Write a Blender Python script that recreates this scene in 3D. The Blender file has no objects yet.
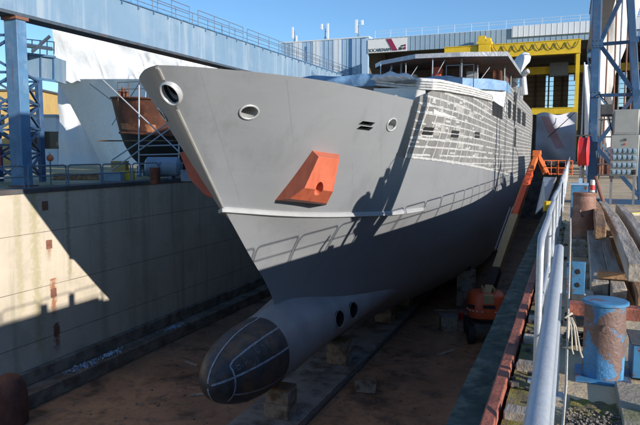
import bpy, bmesh, math, random
import numpy as np
from mathutils import Vector, Matrix
random.seed(7)
R = math.radians
scn = bpy.context.scene
COL = scn.collection

# ------------------------------------------------------------------ materials
def lin(c):
    return tuple(c) + (1.0,)

def mat(name, col, rough=.6, metal=0.0, var=.18, scale=2.0, patch=None, patch_amt=.5, patch_scale=1.2,
        streak=None, streak_amt=.5, streak_scale=3.0, bump=.0, bscale=20.0, patch_soft=.12, spec=.5, rough_var=.12,
        stretch=(1, 1, 1), coat=0.0):
    m = bpy.data.materials.new(name); m.use_nodes = True
    nt = m.node_tree; N = nt.nodes; L = nt.links
    b = N['Principled BSDF']
    b.inputs['Metallic'].default_value = metal
    b.inputs['Specular IOR Level'].default_value = spec
    if coat: b.inputs['Coat Weight'].default_value = coat
    tc = N.new('ShaderNodeTexCoord'); oi = N.new('ShaderNodeObjectInfo')
    off = N.new('ShaderNodeVectorMath'); off.operation = 'MULTIPLY_ADD'
    sc = N.new('ShaderNodeCombineXYZ')
    L.new(oi.outputs['Random'], sc.inputs[0]); L.new(oi.outputs['Random'], sc.inputs[1])
    off.inputs[1].default_value = (17, 31, 0); L.new(sc.outputs[0], off.inputs[0]); L.new(tc.outputs['Object'], off.inputs[2])
    st = N.new('ShaderNodeVectorMath'); st.operation = 'MULTIPLY'; st.inputs[1].default_value = stretch
    L.new(off.outputs[0], st.inputs[0])
    base = st.outputs[0]
    def noise(s, detail=6, vec=None, rgh=.6):
        n = N.new('ShaderNodeTexNoise'); n.inputs['Scale'].default_value = s; n.inputs['Detail'].default_value = detail
        n.inputs['Roughness'].default_value = rgh
        L.new(vec or base, n.inputs['Vector']); return n.outputs['Fac']
    def mix(fac, a, c):
        x = N.new('ShaderNodeMix'); x.data_type = 'RGBA'
        L.new(fac, x.inputs['Factor'])
        for v, s in ((a, x.inputs['A']), (c, x.inputs['B'])):
            if isinstance(v, tuple): s.default_value = lin(v)
            else: L.new(v, s)
        return x.outputs['Result']
    def ramp(fac, lo, hi):
        r = N.new('ShaderNodeMapRange'); r.inputs['From Min'].default_value = lo; r.inputs['From Max'].default_value = hi
        r.interpolation_type = 'SMOOTHSTEP'
        L.new(fac, r.inputs['Value']); return r.outputs['Result']
    n1 = noise(scale)
    out = mix(ramp(n1, .25, .75), tuple(min(1, c*(1-var)) for c in col), tuple(min(1, c*(1+var)) for c in col))
    if patch:
        n2 = noise(patch_scale, 8, rgh=.65)
        e = .72 - .42*patch_amt
        out = mix(ramp(n2, e-patch_soft, e+patch_soft), out, patch)
    if streak:
        sv = N.new('ShaderNodeVectorMath'); sv.operation = 'MULTIPLY'; sv.inputs[1].default_value = (1, 1, .06)
        L.new(base, sv.inputs[0])
        n3 = noise(streak_scale, 5, sv.outputs[0], .7)
        e = .72 - .42*streak_amt
        out = mix(ramp(n3, e-.12, e+.12), out, streak)
    L.new(out, b.inputs['Base Color'])
    n4 = noise(scale*3+1)
    r = N.new('ShaderNodeMapRange'); r.inputs['To Min'].default_value = max(.03, rough-rough_var); r.inputs['To Max'].default_value = min(1, rough+rough_var)
    L.new(n4, r.inputs['Value']); L.new(r.outputs['Result'], b.inputs['Roughness'])
    if bump:
        bp = N.new('ShaderNodeBump'); bp.inputs['Strength'].default_value = min(1, bump); bp.inputs['Distance'].default_value = .04 if bump <= 1 else .04*bump
        L.new(noise(bscale, 8), bp.inputs['Height']); L.new(bp.outputs[0], b.inputs['Normal'])
    return m

RUST = (.13, .045, .018)
M = {}
M['hull'] = mat('hull_grey_paint', (.242, .250, .264), .42, 0, .05, .5, streak=(.205, .21, .218), streak_amt=.25, streak_scale=1.2, patch=(.255, .26, .268), patch_amt=.3, patch_scale=.35, patch_soft=.2, bump=.35, bscale=.9, rough_var=.1, stretch=(.6, .6, 1.3))
M['hull_low'] = mat('hull_grey_skylit', (.27, .28, .295), .36, 0, .10, .7, patch=(.22, .23, .245), patch_amt=.3, patch_scale=.9)  # hull grey lightened for the sky highlight on the bulb
M['rail'] = mat('rub_rail_paint', (.36, .365, .37), .38, 0, .06, 2)
M['stem'] = mat('stem_bar_highlight', (.40, .385, .36), .3, .3, .1, 2)  # paler than the hull, standing for the bright reflection along the stem ridge
M['dark'] = mat('dark_hole', (.012, .013, .016), .6, 0, .1)
M['bulb'] = mat('bulb_dark_paint', (.045, .048, .052), .5, 0, .4, 2.5, patch=(.12, .075, .05), patch_amt=.36, patch_scale=1.6)
M['mark'] = mat('marking_tape', (.30, .35, .42), .55, 0, .25, 6, patch=(.12, .13, .15), patch_amt=.3, patch_scale=9)
M['chalk'] = mat('chalk', (.24, .25, .27), .9, 0, .2, 10)
M['orange_red'] = mat('anchor_pocket_primer', (.55, .135, .07), .5, 0, .1, 1.5, streak=(.46, .10, .05), streak_amt=.3)
M['ring'] = mat('fairlead_steel', (.48, .48, .48), .28, .25, .1, 4)
M['tape'] = mat('white_filler', (.46, .455, .44), .7, 0, .16, 6, patch=(.33, .325, .315), patch_amt=.45, patch_scale=5)
M['side'] = mat('side_plate_grey', (.185, .18, .175), .5, 0, .2, 1.1, patch=(.25, .235, .22), patch_amt=.33, patch_scale=.7)
M['patchy'] = mat('thin_primer', (.33, .315, .295), .6, 0, .2, 3)
M['white'] = mat('white_primer', (.74, .73, .70), .55, 0, .06, 2, patch=(.5, .42, .33), patch_amt=.12, patch_scale=3)
M['band'] = mat('wrapped_band', (.70, .695, .68), .5, 0, .12, 3, patch=(.48, .475, .465), patch_amt=.36, patch_scale=4, bump=.8, bscale=9)
M['wrap'] = mat('white_plastic_wrap', (.70, .70, .70), .4, 0, .04, .6, bump=1.3, bscale=2.2, rough_var=.1)
M['silver'] = mat('silver_foil_cover', (.44, .45, .47), .32, .25, .2, 2, bump=1.0, bscale=5)
M['bluesheet'] = mat('blue_plastic_sheet', (.15, .28, .46), .45, 0, .2, 2, bump=.8, bscale=4)
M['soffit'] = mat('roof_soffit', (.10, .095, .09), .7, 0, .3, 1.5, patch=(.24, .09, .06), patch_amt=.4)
M['opening'] = mat('window_opening', (.016, .017, .02), .4, 0, .1, spec=.25)
M['glass'] = mat('dark_window', (.02, .022, .026), .18, 0, .1)
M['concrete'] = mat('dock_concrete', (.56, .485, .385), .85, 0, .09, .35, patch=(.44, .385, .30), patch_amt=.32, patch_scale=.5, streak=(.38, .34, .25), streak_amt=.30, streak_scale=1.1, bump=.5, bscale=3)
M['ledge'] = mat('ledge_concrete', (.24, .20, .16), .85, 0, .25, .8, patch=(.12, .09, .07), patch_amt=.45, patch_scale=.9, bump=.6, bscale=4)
M['floor'] = mat('dock_floor', (.36, .20, .115), .5, 0, .30, .22, patch=(.095, .06, .04), patch_amt=.33, patch_scale=.5, streak=(.20, .135, .10), streak_amt=.35, streak_scale=2.5, bump=.5, bscale=5, rough_var=.33, patch_soft=.09)
M['plinth'] = mat('keel_strip_concrete', (.27, .26, .25), .8, 0, .2, .9, patch=(.10, .08, .07), patch_amt=.35, patch_scale=.8)
M['block'] = mat('keel_block_concrete', (.30, .25, .20), .85, 0, .22, 2, patch=(.12, .08, .055), patch_amt=.45, patch_scale=1.6, bump=.5, bscale=8)
M['wood_pad'] = mat('wood_pad', (.22, .13, .07), .85, 0, .25, 3, stretch=(1, .15, 1))
M['quay'] = mat('quay_ground', (.56, .43, .27), .92, 0, .18, .9, patch=(.34, .25, .14), patch_amt=.34, patch_scale=.8, bump=.6, bscale=9)
M['quay_l'] = mat('quay_ground_dusty', (.46, .38, .22), .92, 0, .2, .5, patch=(.16, .17, .07), patch_amt=.4, patch_scale=.6, bump=.5, bscale=6)
M['cope'] = mat('cope_stone', (.075, .078, .08), .8, 0, .25, 1.2, patch=(.15, .07, .045), patch_amt=.25, patch_scale=1.3, bump=.4, bscale=6)
M['edge'] = mat('edge_steel_weathered', (.07, .088, .068), .85, 0, .35, 3.2, patch=(.20, .19, .14), patch_amt=.36, patch_scale=5, spec=.2, bump=.4, bscale=12)
M['rustrail'] = mat('rusted_steel_rail', (.34, .105, .065), .75, 0, .25, 3, patch=(.13, .045, .03), patch_amt=.35, patch_scale=4, bump=.4, bscale=18)
M['moss'] = mat('moss', (.30, .26, .06), .95, 0, .3, 8, patch=(.20, .16, .10), patch_amt=.5, patch_scale=7, bump=1.0, bscale=60)
M['beam'] = mat('crane_beam_blue', (.165, .26, .36), .5, 0, .07, .25, patch=(.21, .295, .385), patch_amt=.35, patch_scale=.6, streak=(.30, .365, .43), streak_amt=.32, streak_scale=1.6)
M['beam_dark'] = mat('beam_flange_dark', (.055, .075, .10), .7, 0, .3, 2, patch=(.10, .055, .04), patch_amt=.22)
M['blue'] = mat('steel_blue_paint', (.085, .195, .34), .48, 0, .16, 1.2, patch=(.15, .26, .385), patch_amt=.35, patch_scale=1.5, streak=(.15, .07, .045), streak_amt=.16, streak_scale=5)
M['blue_shade'] = mat('steel_blue_shaded', (.033, .09, .19), .48, 0, .16, 1.2, patch=(.075, .14, .24), patch_amt=.3, patch_scale=2.5, streak=(.13, .06, .04), streak_amt=.18, streak_scale=6)  # steel blue darkened to stand for tower faces in shade
M['blue2'] = mat('steel_blue_chipped', (.13, .27, .47), .5, 0, .15, 2, patch=RUST, patch_amt=.3, patch_scale=4)
M['bluerust'] = mat('bollard_blue_rust', (.06, .21, .40), .5, 0, .2, 3, patch=(.17, .10, .08), patch_amt=.62, patch_scale=4.2, patch_soft=.03, bump=.4, bscale=25)
M['bluebox'] = mat('winch_blue', (.06, .21, .38), .5, 0, .25, 3, patch=(.14, .06, .035), patch_amt=.34, patch_scale=7, patch_soft=.04)
M['brown'] = mat('bollard_brown', (.23, .105, .07), .6, 0, .25, 4, patch=(.34, .20, .15), patch_amt=.35, patch_scale=5, bump=.3, bscale=25)
M['galv'] = mat('galvanised_steel', (.46, .48, .51), .42, .35, .07, 22, patch=(.38, .40, .43), patch_amt=.3, patch_scale=38, bump=.12, bscale=90)
M['oldrail'] = mat('painted_pipe_blue_grey', (.16, .20, .25), .55, .1, .2, 6, patch=RUST, patch_amt=.2, patch_scale=8)
M['yellow'] = mat('crane_yellow', (.72, .47, .02), .5, 0, .1, .8, streak=(.45, .27, .02), streak_amt=.2)
M['yellow_dk'] = mat('yellow_cable', (.06, .05, .03), .7)
M['clad'] = mat('cladding_blue_grey', (.27, .37, .46), .55, 0, .07, .4)
M['clad_lt'] = mat('cladding_light_blue', (.33, .47, .62), .55, 0, .06, .4)
M['clad_dk'] = mat('cladding_dark_blue', (.045, .14, .29), .55, 0, .08, .4)
M['clad_w'] = mat('cladding_white', (.66, .69, .72), .55, 0, .05, .4)
M['sign'] = mat('sign_white', (.72, .72, .70), .5, 0, .03, 1)
M['crimson'] = mat('sign_crimson', (.26, .02, .06), .5, 0, .05, 1)
M['ink'] = mat('sign_lettering', (.035, .05, .04), .6, 0, .05, 1)
M['interior'] = mat('hall_interior', (.16, .14, .12), .8, 0, .25, .2)
M['backwall'] = mat('hall_back_wall', (.40, .30, .22), .8, 0, .2, .3)
M['antenna'] = mat('antenna_plastic', (.75, .75, .75), .5, 0, .04, 2)
M['greysteel'] = mat('grey_steel', (.22, .23, .24), .5, .3, .15, 3)
M['tarp'] = mat('far_tarpaulin', (.42, .42, .45), .6, 0, .12, .5, bump=.9, bscale=.8)
M['pink'] = mat('faded_red_print', (.42, .25, .26), .6, 0, .12, .5)
M['cream'] = mat('cream_scaffold_sheet', (.70, .65, .58), .65, 0, .07, .8, bump=1.0, bscale=1.5)
M['rustpipe'] = mat('rusty_pipe', (.21, .09, .06), .65, 0, .3, 3)
M['steelbox'] = mat('brushed_steel_cabinet', (.37, .36, .33), .42, .45, .08, 3, rough_var=.1)
M['socket'] = mat('socket_blue_grey', (.24, .34, .42), .45, 0, .1, 6)
M['red'] = mat('hose_reel_red', (.58, .03, .035), .4, 0, .1, 3)
M['redtape'] = mat('red_stripe', (.60, .05, .04), .5)
M['oranget'] = mat('lift_orange', (.70, .165, .04), .42, 0, .1, 2, patch=(.45, .09, .03), patch_amt=.2, patch_scale=3)
M['lift_red'] = mat('lift_red_orange', (.56, .085, .03), .42, 0, .1, 2)
M['beige'] = mat('lift_boom_beige', (.36, .285, .16), .5, 0, .1, 2)
M['rubber'] = mat('rubber_black', (.018, .018, .019), .75, 0, .2, 5)
M['timber'] = mat('weathered_timber', (.40, .34, .28), .85, 0, .22, 6, patch=(.22, .17, .13), patch_amt=.33, patch_scale=5, bump=.7, bscale=14, stretch=(1, .12, 1))
M['timber_new'] = mat('brown_timber', (.40, .23, .12), .85, 0, .22, 6, patch=(.16, .08, .04), patch_amt=.4, patch_scale=5, bump=.7, bscale=14, stretch=(1, .12, 1))
M['trawl'] = mat('rusty_hull_shaded', (.115, .04, .022), .75, 0, .4, .9, patch=(.27, .10, .045), patch_amt=.26, patch_scale=1.1)  # rust brown darkened, since the vessel stands mostly in shade
M['sunlit_rust'] = mat('sunlit_orange', (.46, .19, .09), .7, 0, .3, 1.5, patch=(.16, .055, .03), patch_amt=.45, patch_scale=1.3)  # rust orange brightened to stand for the sunlit band low on the hull
M['trawl_lo'] = mat('black_hull_paint', (.02, .019, .02), .7, 0, .3, 1)
M['ochre'] = mat('ochre_wall', (.50, .33, .12), .8, 0, .1, .5)
M['tank'] = mat('tank_grey_blue', (.24, .31, .38), .5, 0, .15, 2)
M['rope'] = mat('rope', (.52, .46, .38), .9, 0, .2, 20)
M['hose_y'] = mat('yellow_hose', (.55, .45, .10), .6, 0, .1, 8)
M['buoy'] = mat('buoy_orange', (.75, .20, .08), .5, 0, .08, 4)
M['shed'] = mat('far_shed_wall', (.50, .48, .45), .7, 0, .1, .4)
M['yellowbox'] = mat('yellow_box', (.70, .46, .03), .5, 0, .1, 5)
M['gravel'] = mat('dark_rubble', (.11, .095, .08), .95, 0, .4, 20, bump=.9, bscale=40)
M['slab'] = mat('concrete_slab', (.36, .31, .25), .9, 0, .2, 3, patch=(.20, .19, .10), patch_amt=.4, patch_scale=3, bump=.5, bscale=25)
M['oldfender'] = mat('rusty_fender', (.12, .05, .035), .8, 0, .35, 2, bump=.5, bscale=6)

# ------------------------------------------------------------------ mesh builder
class MB:
    def __init__(s): s.v = []; s.f = []; s.m = []
    def add(s, vs, fs, m=0):
        o = len(s.v); s.v += [tuple(p) for p in vs]
        for f in fs: s.f.append(tuple(i+o for i in f)); s.m.append(m)
        return s
    def box(s, c, d, rz=0, m=0, mx=None):
        x, y, z = d[0]/2, d[1]/2, d[2]/2
        ps = [Vector((a*x, b*y, e*z)) for e in (-1, 1) for b in (-1, 1) for a in (-1, 1)]
        if mx is not None: ps = [mx @ p for p in ps]
        elif rz:
            q = Matrix.Rotation(rz, 3, 'Z'); ps = [q @ p for p in ps]
        ps = [p+Vector(c) for p in ps]
        return s.add(ps, [(0, 2, 3, 1), (4, 5, 7, 6), (0, 1, 5, 4), (2, 6, 7, 3), (0, 4, 6, 2), (1, 3, 7, 5)], m)
    def bx(s, x0, x1, y0, y1, z0, z1, m=0):
        return s.box(((x0+x1)/2, (y0+y1)/2, (z0+z1)/2), (x1-x0, y1-y0, z1-z0), 0, m)
    def bar(s, p, q, w, h=None, up=(0, 0, 1), m=0, w2=None, h2=None):
        h = h or w; w2 = w2 or w; h2 = h2 or h
        p = Vector(p); q = Vector(q); t = (q-p).normalized(); up = Vector(up)
        if abs(t.dot(up)) > .98: up = Vector((0, 1, 0))
        a = t.cross(up).normalized(); b = a.cross(t)
        vs = [c+a*(i*ww/2)+b*(j*hh/2) for c, ww, hh in ((p, w, h), (q, w2, h2)) for i, j in ((-1, -1), (1, -1), (1, 1), (-1, 1))]
        return s.add(vs, [(3, 2, 1, 0), (4, 5, 6, 7), (0, 1, 5, 4), (1, 2, 6, 5), (2, 3, 7, 6), (3, 0, 4, 7)], m)
    def tube(s, pts, r, n=8, m=0, closed=False, caps=True):
        pts = [Vector(p) for p in pts]; k = len(pts); rings = []
        prev = None
        for i, p in enumerate(pts):
            if closed: t = (pts[(i+1) % k]-pts[i-1])
            elif i == 0: t = pts[1]-pts[0]
            elif i == k-1: t = pts[-1]-pts[-2]
            else: t = (pts[i+1]-p).normalized()+(p-pts[i-1]).normalized()
            t.normalize()
            if prev is None:
                u = Vector((0, 0, 1)) if abs(t.z) < .9 else Vector((1, 0, 0))
                a = t.cross(u).normalized()
            else:
                a = (prev - t*prev.dot(t)).normalized()
            prev = a; b = t.cross(a)
            rr = r[i] if isinstance(r, (list, tuple)) else r
            rings.append([p+(a*math.cos(2*math.pi*j/n)+b*math.sin(2*math.pi*j/n))*rr for j in range(n)])
        vs = [v for g in rings for v in g]; fs = []
        for i in range(k if closed else k-1):
            i2 = (i+1) % k
            for j in range(n): fs.append((i*n+j, i*n+(j+1) % n, i2*n+(j+1) % n, i2*n+j))
        if caps and not closed:
            fs.append(tuple(range(n-1, -1, -1))); fs.append(tuple((k-1)*n+j for j in range(n)))
        return s.add(vs, fs, m)
    def cyl(s, p, q, r1, r2=None, n=20, m=0):
        return s.tube([p, q], [r1, r1 if r2 is None else r2], n, m)
    def lathe(s, prof, c, axis=(0, 0, 1), n=28, m=0, sx=1.0, up=None):
        """prof: (radius, height along the axis)"""
        t = Vector(axis).normalized(); u = Vector(up) if up is not None else (Vector((0, 0, 1)) if abs(t.z) < .9 else Vector((1, 0, 0)))
        a = t.cross(u).normalized(); b = t.cross(a); c = Vector(c)
        vs = [c+t*h+(a*(math.cos(2*math.pi*j/n)*sx)+b*math.sin(2*math.pi*j/n))*max(r, 1e-4) for r, h in prof for j in range(n)]
        fs = [(i*n+j, i*n+(j+1) % n, (i+1)*n+(j+1) % n, (i+1)*n+j) for i in range(len(prof)-1) for j in range(n)]
        return s.add(vs, fs, m)
    def poly(s, pts, m=0): return s.add(pts, [tuple(range(len(pts)))], m)
    def prism(s, pts, d, m=0):
        n = len(pts); d = Vector(d); a = [Vector(p) for p in pts]; b = [p+d for p in a]
        return s.add(a+b, [tuple(range(n-1, -1, -1)), tuple(range(n, 2*n))]+[(i, (i+1) % n, n+(i+1) % n, n+i) for i in range(n)], m)
    def grid(s, fn, nu, nv, m=0):
        vs = [fn(i/nu, j/nv) for i in range(nu+1) for j in range(nv+1)]; w = nv+1
        return s.add(vs, [(i*w+j, (i+1)*w+j, (i+1)*w+j+1, i*w+j+1) for i in range(nu) for j in range(nv)], m)
    def sheet(s, fn, nu, nv, th, m=0):
        """a grid with real thickness (th is a vector)"""
        th = Vector(th); w = nv+1
        a = [Vector(fn(i/nu, j/nv)) for i in range(nu+1) for j in range(nv+1)]; k = len(a)
        fs = []
        for i in range(nu):
            for j in range(nv):
                q = (i*w+j, (i+1)*w+j, (i+1)*w+j+1, i*w+j+1)
                fs.append(q); fs.append(tuple(k+x for x in reversed(q)))
        rim = [i*w for i in range(nu+1)]+[nu*w+j for j in range(1, nv+1)]+[i*w+nv for i in range(nu-1, -1, -1)]+[j for j in range(nv-1, 0, -1)]
        for x, y in zip(rim, rim[1:]+rim[:1]): fs.append((y, x, k+x, k+y))
        return s.add(a+[p+th for p in a], fs, m)
    def mesh(s, name, mats, origin=(0, 0, 0), smooth=35, merge=0):
        me = bpy.data.meshes.new(name); o = Vector(origin)
        me.from_pydata([tuple(Vector(p)-o) for p in s.v], [], s.f)
        for mm in (mats if isinstance(mats, (list, tuple)) else [mats]): me.materials.append(mm)
        me.polygons.foreach_set('material_index', s.m)
        bm = bmesh.new(); bm.from_mesh(me)
        if merge: bmesh.ops.remove_doubles(bm, verts=bm.verts, dist=merge)
        bmesh.ops.recalc_face_normals(bm, faces=bm.faces); bm.to_mesh(me); bm.free()
        if smooth:
            me.shade_smooth(); me.set_sharp_from_angle(angle=R(smooth))
        return me
    def build(s, name, mats, root=None, smooth=35, merge=0, bevel=0, local=False, loc=None):
        if root is not None:
            w = Vector(root.location); p = root.parent
            while p is not None: w += Vector(p.location); p = p.parent
        else: w = Vector(loc or (0, 0, 0))
        me = s.mesh(name, mats, (0, 0, 0) if local else w, smooth, merge)
        o = bpy.data.objects.new(name, me); COL.objects.link(o)
        if root is not None: o.parent = root
        elif loc: o.location = loc
        if bevel:
            b = o.modifiers.new('bevel', 'BEVEL'); b.width = bevel; b.segments = 2; b.limit_method = 'ANGLE'; b.angle_limit = R(40)
        return o

def tag(o, label=None, cat=None, group=None, kind=None):
    if label: o['label'] = label
    if cat: o['category'] = cat
    if group: o['group'] = group
    if kind: o['kind'] = kind
    return o
def thing(name, label, cat, loc=(0, 0, 0), group=None):
    o = bpy.data.objects.new(name, None); COL.objects.link(o); o.location = loc; o.empty_display_size = .2
    return tag(o, label, cat, group)
def kids(o): return [c for c in bpy.data.objects if c.parent == o]
def copy_tree(o, loc=None, rz=None, parent=None, ch=None):
    c = o.copy(); COL.objects.link(c)
    if parent is not None: c.parent = parent
    if loc is not None: c.location = loc
    if rz is not None: c.rotation_euler = (0, 0, rz)
    for k in (ch if ch is not None else kids(o)): copy_tree(k, parent=c)
    return c
def carve(o, cut, mats):
    """cut real openings into a mesh"""
    me = cut.mesh('cut', mats, smooth=0); c = bpy.data.objects.new('cut', me); COL.objects.link(c)
    w = Vector(o.location); p = o.parent
    while p is not None: w += Vector(p.location); p = p.parent
    bpy.context.view_layer.update()
    md = o.modifiers.new('b', 'BOOLEAN'); md.operation = 'DIFFERENCE'; md.solver = 'EXACT'; md.object = c
    dg = bpy.context.evaluated_depsgraph_get()
    new = bpy.data.meshes.new_from_object(o.evaluated_get(dg)); o.modifiers.clear(); o.data = new
    bpy.data.objects.remove(c)
    new.shade_smooth(); new.set_sharp_from_angle(angle=R(30))

# ------------------------------------------------------------------ camera, sky, sun
cam = bpy.data.cameras.new('camera'); co = bpy.data.objects.new('camera', cam); COL.objects.link(co)
cam.sensor_width = 36; cam.lens = 620/640*36; cam.clip_end = 3000; cam.clip_start = .05
co.location = (0, 0, 1.75); co.rotation_euler = (R(90-5.53), 0, R(22.0))
scn.camera = co
SUN = Vector((.905, -.33, .25)).normalized()
w = bpy.data.worlds.new('World'); scn.world = w; w.use_nodes = True
nt = w.node_tree; bg = nt.nodes['Background']; sky = nt.nodes.new('ShaderNodeTexSky'); sky.sky_type = 'NISHITA'
sky.sun_disc = False; sky.sun_elevation = math.asin(SUN.z); sky.sun_rotation = math.atan2(SUN.x, SUN.y)
sky.air_density = 1.0; sky.dust_density = 0; sky.ozone_density = 5.0
nt.links.new(sky.outputs[0], bg.inputs[0]); bg.inputs[1].default_value = .15
sl = bpy.data.lights.new('sun', 'SUN'); so = bpy.data.objects.new('sun', sl); COL.objects.link(so)
sl.energy = 5.0; sl.angle = R(.5); sl.color = (1, .94, .85)
so.rotation_euler = SUN.to_track_quat('Z', 'Y').to_euler(); so.location = (30, -15, 30)
scn.view_settings.view_transform = 'Standard'; scn.view_settings.look = 'None'
scn.view_settings.exposure = .3; scn.view_settings.gamma = 1; scn.view_settings.use_curve_mapping = False
XC=-11.7; YE=108.0
def pchip(pts):
    x=np.array([p[0] for p in pts],float); y=np.array([p[1] for p in pts],float)
    h=np.diff(x); d=np.diff(y)/h; m=np.zeros(len(x))
    for i in range(1,len(x)-1):
        if d[i-1]*d[i]>0:
            w1=2*h[i]+h[i-1]; w2=h[i]+2*h[i-1]; m[i]=(w1+w2)/(w1/d[i-1]+w2/d[i])
    m[0]=d[0]; m[-1]=d[-1]
    def f(q):
        q=min(max(q,x[0]),x[-1]); i=min(max(int(np.searchsorted(x,q))-1,0),len(h)-1)
        t=(q-x[i])/h[i]; t2=t*t; t3=t2*t
        return float((2*t3-3*t2+1)*y[i]+(t3-2*t2+t)*h[i]*m[i]+(-2*t3+3*t2)*y[i+1]+(t3-t2)*h[i]*m[i+1])
    return f
# levels from sheer down: (stem y, half breadth curve, height curve)
LEV=[
 (15.83,pchip([(15.83,.0),(16.1,.5),(17.0,1.5),(18.3,2.6),(20.4,3.8),(23.7,4.75),(26.3,5.4),(30,6.0),(36,6.4),(45,6.5),(85,6.5),(108,5.6)]),
        pchip([(15.8,4.38),(20.4,4.2),(23.7,4.07),(26.3,3.97),(33,3.8),(45,3.7),(108,3.7)])),
 (19.6,pchip([(19.6,0),(20.6,.60),(22.4,1.8),(25.2,2.95),(28.3,4.32),(32,5.3),(37,6.0),(45,6.42),(85,6.45),(108,5.4)]),
        pchip([(19.6,-.31),(22.4,-.68),(25.2,-.90),(28.3,-1.03),(32,-1.04),(40,-1.05),(108,-1.15)])),
 (21.4,pchip([(21.4,0),(23,.80),(26,2.2),(29,3.5),(33,4.75),(38,5.65),(46,6.35),(85,6.4),(108,5)]), pchip([(21,-2.2),(30,-2.45),(108,-2.5)])),
 (23.27,pchip([(23.27,0),(25,.75),(28,2.0),(31,3.1),(36,4.6),(42,5.6),(50,6.2),(85,6.2),(108,4)]), pchip([(23,-4.17),(108,-4.2)])),
 (24.4,pchip([(24.4,0),(28,1.2),(33,2.6),(39,4.1),(46,5.3),(55,5.9),(85,5.9),(108,2.5)]), pchip([(23,-6.2),(108,-6.2)])),
 (25,pchip([(25,0),(30,.6),(36,1.7),(44,3.4),(55,4.9),(85,4.9),(108,1.2)]), pchip([(23,-7.7),(108,-7.7)])),
 (25.2,pchip([(25.2,0),(30,.25),(36,.7),(44,1.6),(55,2.6),(85,2.6),(108,.5)]), pchip([(23,-8.25),(108,-8.25)])),
]
def lev(i,s):
    y0,b,z=LEV[i]; y=y0+s*(YE-y0)
    return np.array([XC+b(y),y,z(y)])
def flare(s,h):
    """port side point between the knuckle (h=0) and the sheer (h=1)"""
    return lev(1,s)*(1-h)+lev(0,s)*h
def lower(s,q):
    n=len(LEV)-1; q=min(max(q,1),n); i=min(int(q),n-1); t=q-i
    p=[lev(min(max(k,1),n),s) for k in (i-1,i,i+1,i+2)]
    if i==1: p[0]=2*p[1]-p[2]
    return .5*((2*p[1])+(-p[0]+p[2])*t+(2*p[0]-5*p[1]+4*p[2]-p[3])*t*t+(-p[0]+3*p[1]-3*p[2]+p[3])*t**3)
# ------------------------------------------------------------------ the ship
ship = thing('patrol_ship', 'large grey ship in the dry dock with orange anchor pockets and white filler lines', 'ship', (XC, 60, -8.3))
NS = 110; SV = [(i/NS)**2.3 for i in range(NS+1)]
HV = [1-i/12 for i in range(13)]; QV = [1+5*i/30 for i in range(1, 31)]
def side_pt(s, k, sg):
    p = flare(s, HV[k]) if k < 13 else lower(s, QV[k-13])
    return Vector((XC+sg*max(0, p[0]-XC), p[1], p[2]))
hb = MB(); NR = 43
for sg in (1, -1):
    vs = [side_pt(s, k, sg) for s in SV for k in range(NR)]
    fs = [(i*NR+j, (i+1)*NR+j, (i+1)*NR+j+1, i*NR+j+1) for i in range(NS) for j in range(NR-1)]
    hb.add(vs, fs)
    hb.add([side_pt(1, k, sg) for k in range(NR)]+[(XC, YE, side_pt(1, k, sg).z) for k in range(NR)], [(k, k+1, NR+k+1, NR+k) for k in range(NR-1)])
for k in (0, NR-1):
    a = [side_pt(s, k, 1) for s in SV]; b = [side_pt(s, k, -1) for s in SV]
    hb.add(a+b, [(i, i+1, NS+1+i+1, NS+1+i) for i in range(NS)])
hull = hb.build('hull', [M['hull'], M['dark'], M['ring']], ship, smooth=30, merge=.004)

def frame(s, h, sg=1):
    p = Vector(flare(s, h)); a = Vector(flare(s+.002, h))-Vector(flare(max(s-.002, 0), h)); b = Vector(flare(s, h+.02))-Vector(flare(s, h-.02))
    a.normalize(); b = (b-a*b.dot(a)).normalized(); n = a.cross(b).normalized()
    if n.x < 0: n = -n
    if sg < 0:
        f = lambda v: Vector((-v.x, v.y, v.z))
        p = Vector((2*XC-p.x, p.y, p.z)); a, b, n = f(a), f(b), f(n)
    return p, a, b, n
def framel(s, q):
    p = Vector(lower(s, q)); a = (Vector(lower(s+.002, q))-Vector(lower(s-.002, q))).normalized(); b = Vector(lower(s, q-.04))-Vector(lower(s, q+.04))
    b = (b-a*b.dot(a)).normalized(); n = a.cross(b).normalized()
    if n.x < 0: n = -n
    return p, a, b, n

cut = MB()
def hole(p, a, b, n, ra, rb, depth, m=1, nn=28):
    vs = [p+n*.25+a*(ra*math.cos(t))+b*(rb*math.sin(t)) for t in (2*math.pi*i/nn for i in range(nn))]
    vs2 = [v-n*(depth+.25) for v in vs]
    cut.add(vs+vs2, [tuple(range(nn))]+[tuple(range(2*nn-1, nn-1, -1))]+[(i, nn+i, nn+(i+1) % nn, (i+1) % nn) for i in range(nn)], m)
def slot(p, a, b, n, la, lb, skew, depth):
    c = [p+n*.25+a*(i*la/2+j*skew/2)+b*(j*lb/2) for i, j in ((-1, -1), (1, -1), (1, 1), (-1, 1))]
    cut.add(c+[v-n*(depth+.25) for v in c], [(0, 1, 2, 3), (7, 6, 5, 4)]+[(i, 4+i, 4+(i+1) % 4, (i+1) % 4) for i in range(4)], 1)
def rim(p, a, b, n, ra, rb, tr, name, par, sg=1):
    mb = MB(); nu, nv = 36, 10
    def fn(u, v):
        t = 2*math.pi*u; w_ = 2*math.pi*v
        k = tr*math.cos(w_)
        return p+a*((ra+k)*math.cos(t))+b*((rb+k)*math.sin(t))+n*(tr*.8*math.sin(w_)+.02)
    mb.grid(fn, nu, nv)
    return mb.build(name, M['ring'] if name == 'fairlead' else M['hull_low'], par, smooth=60, merge=.001)
def ell(p, a, b, n, r_, name_rim=None): pass
f1 = frame(.0180, .7471); f1s = frame(.0180, .7471, -1); f2 = frame(.0924, .7746)
hole(*f1, .31, .23, .75, 2); hole(*f2, .31, .24, .75, 2); hole(*f1s, .31, .23, .75, 2)
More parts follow.
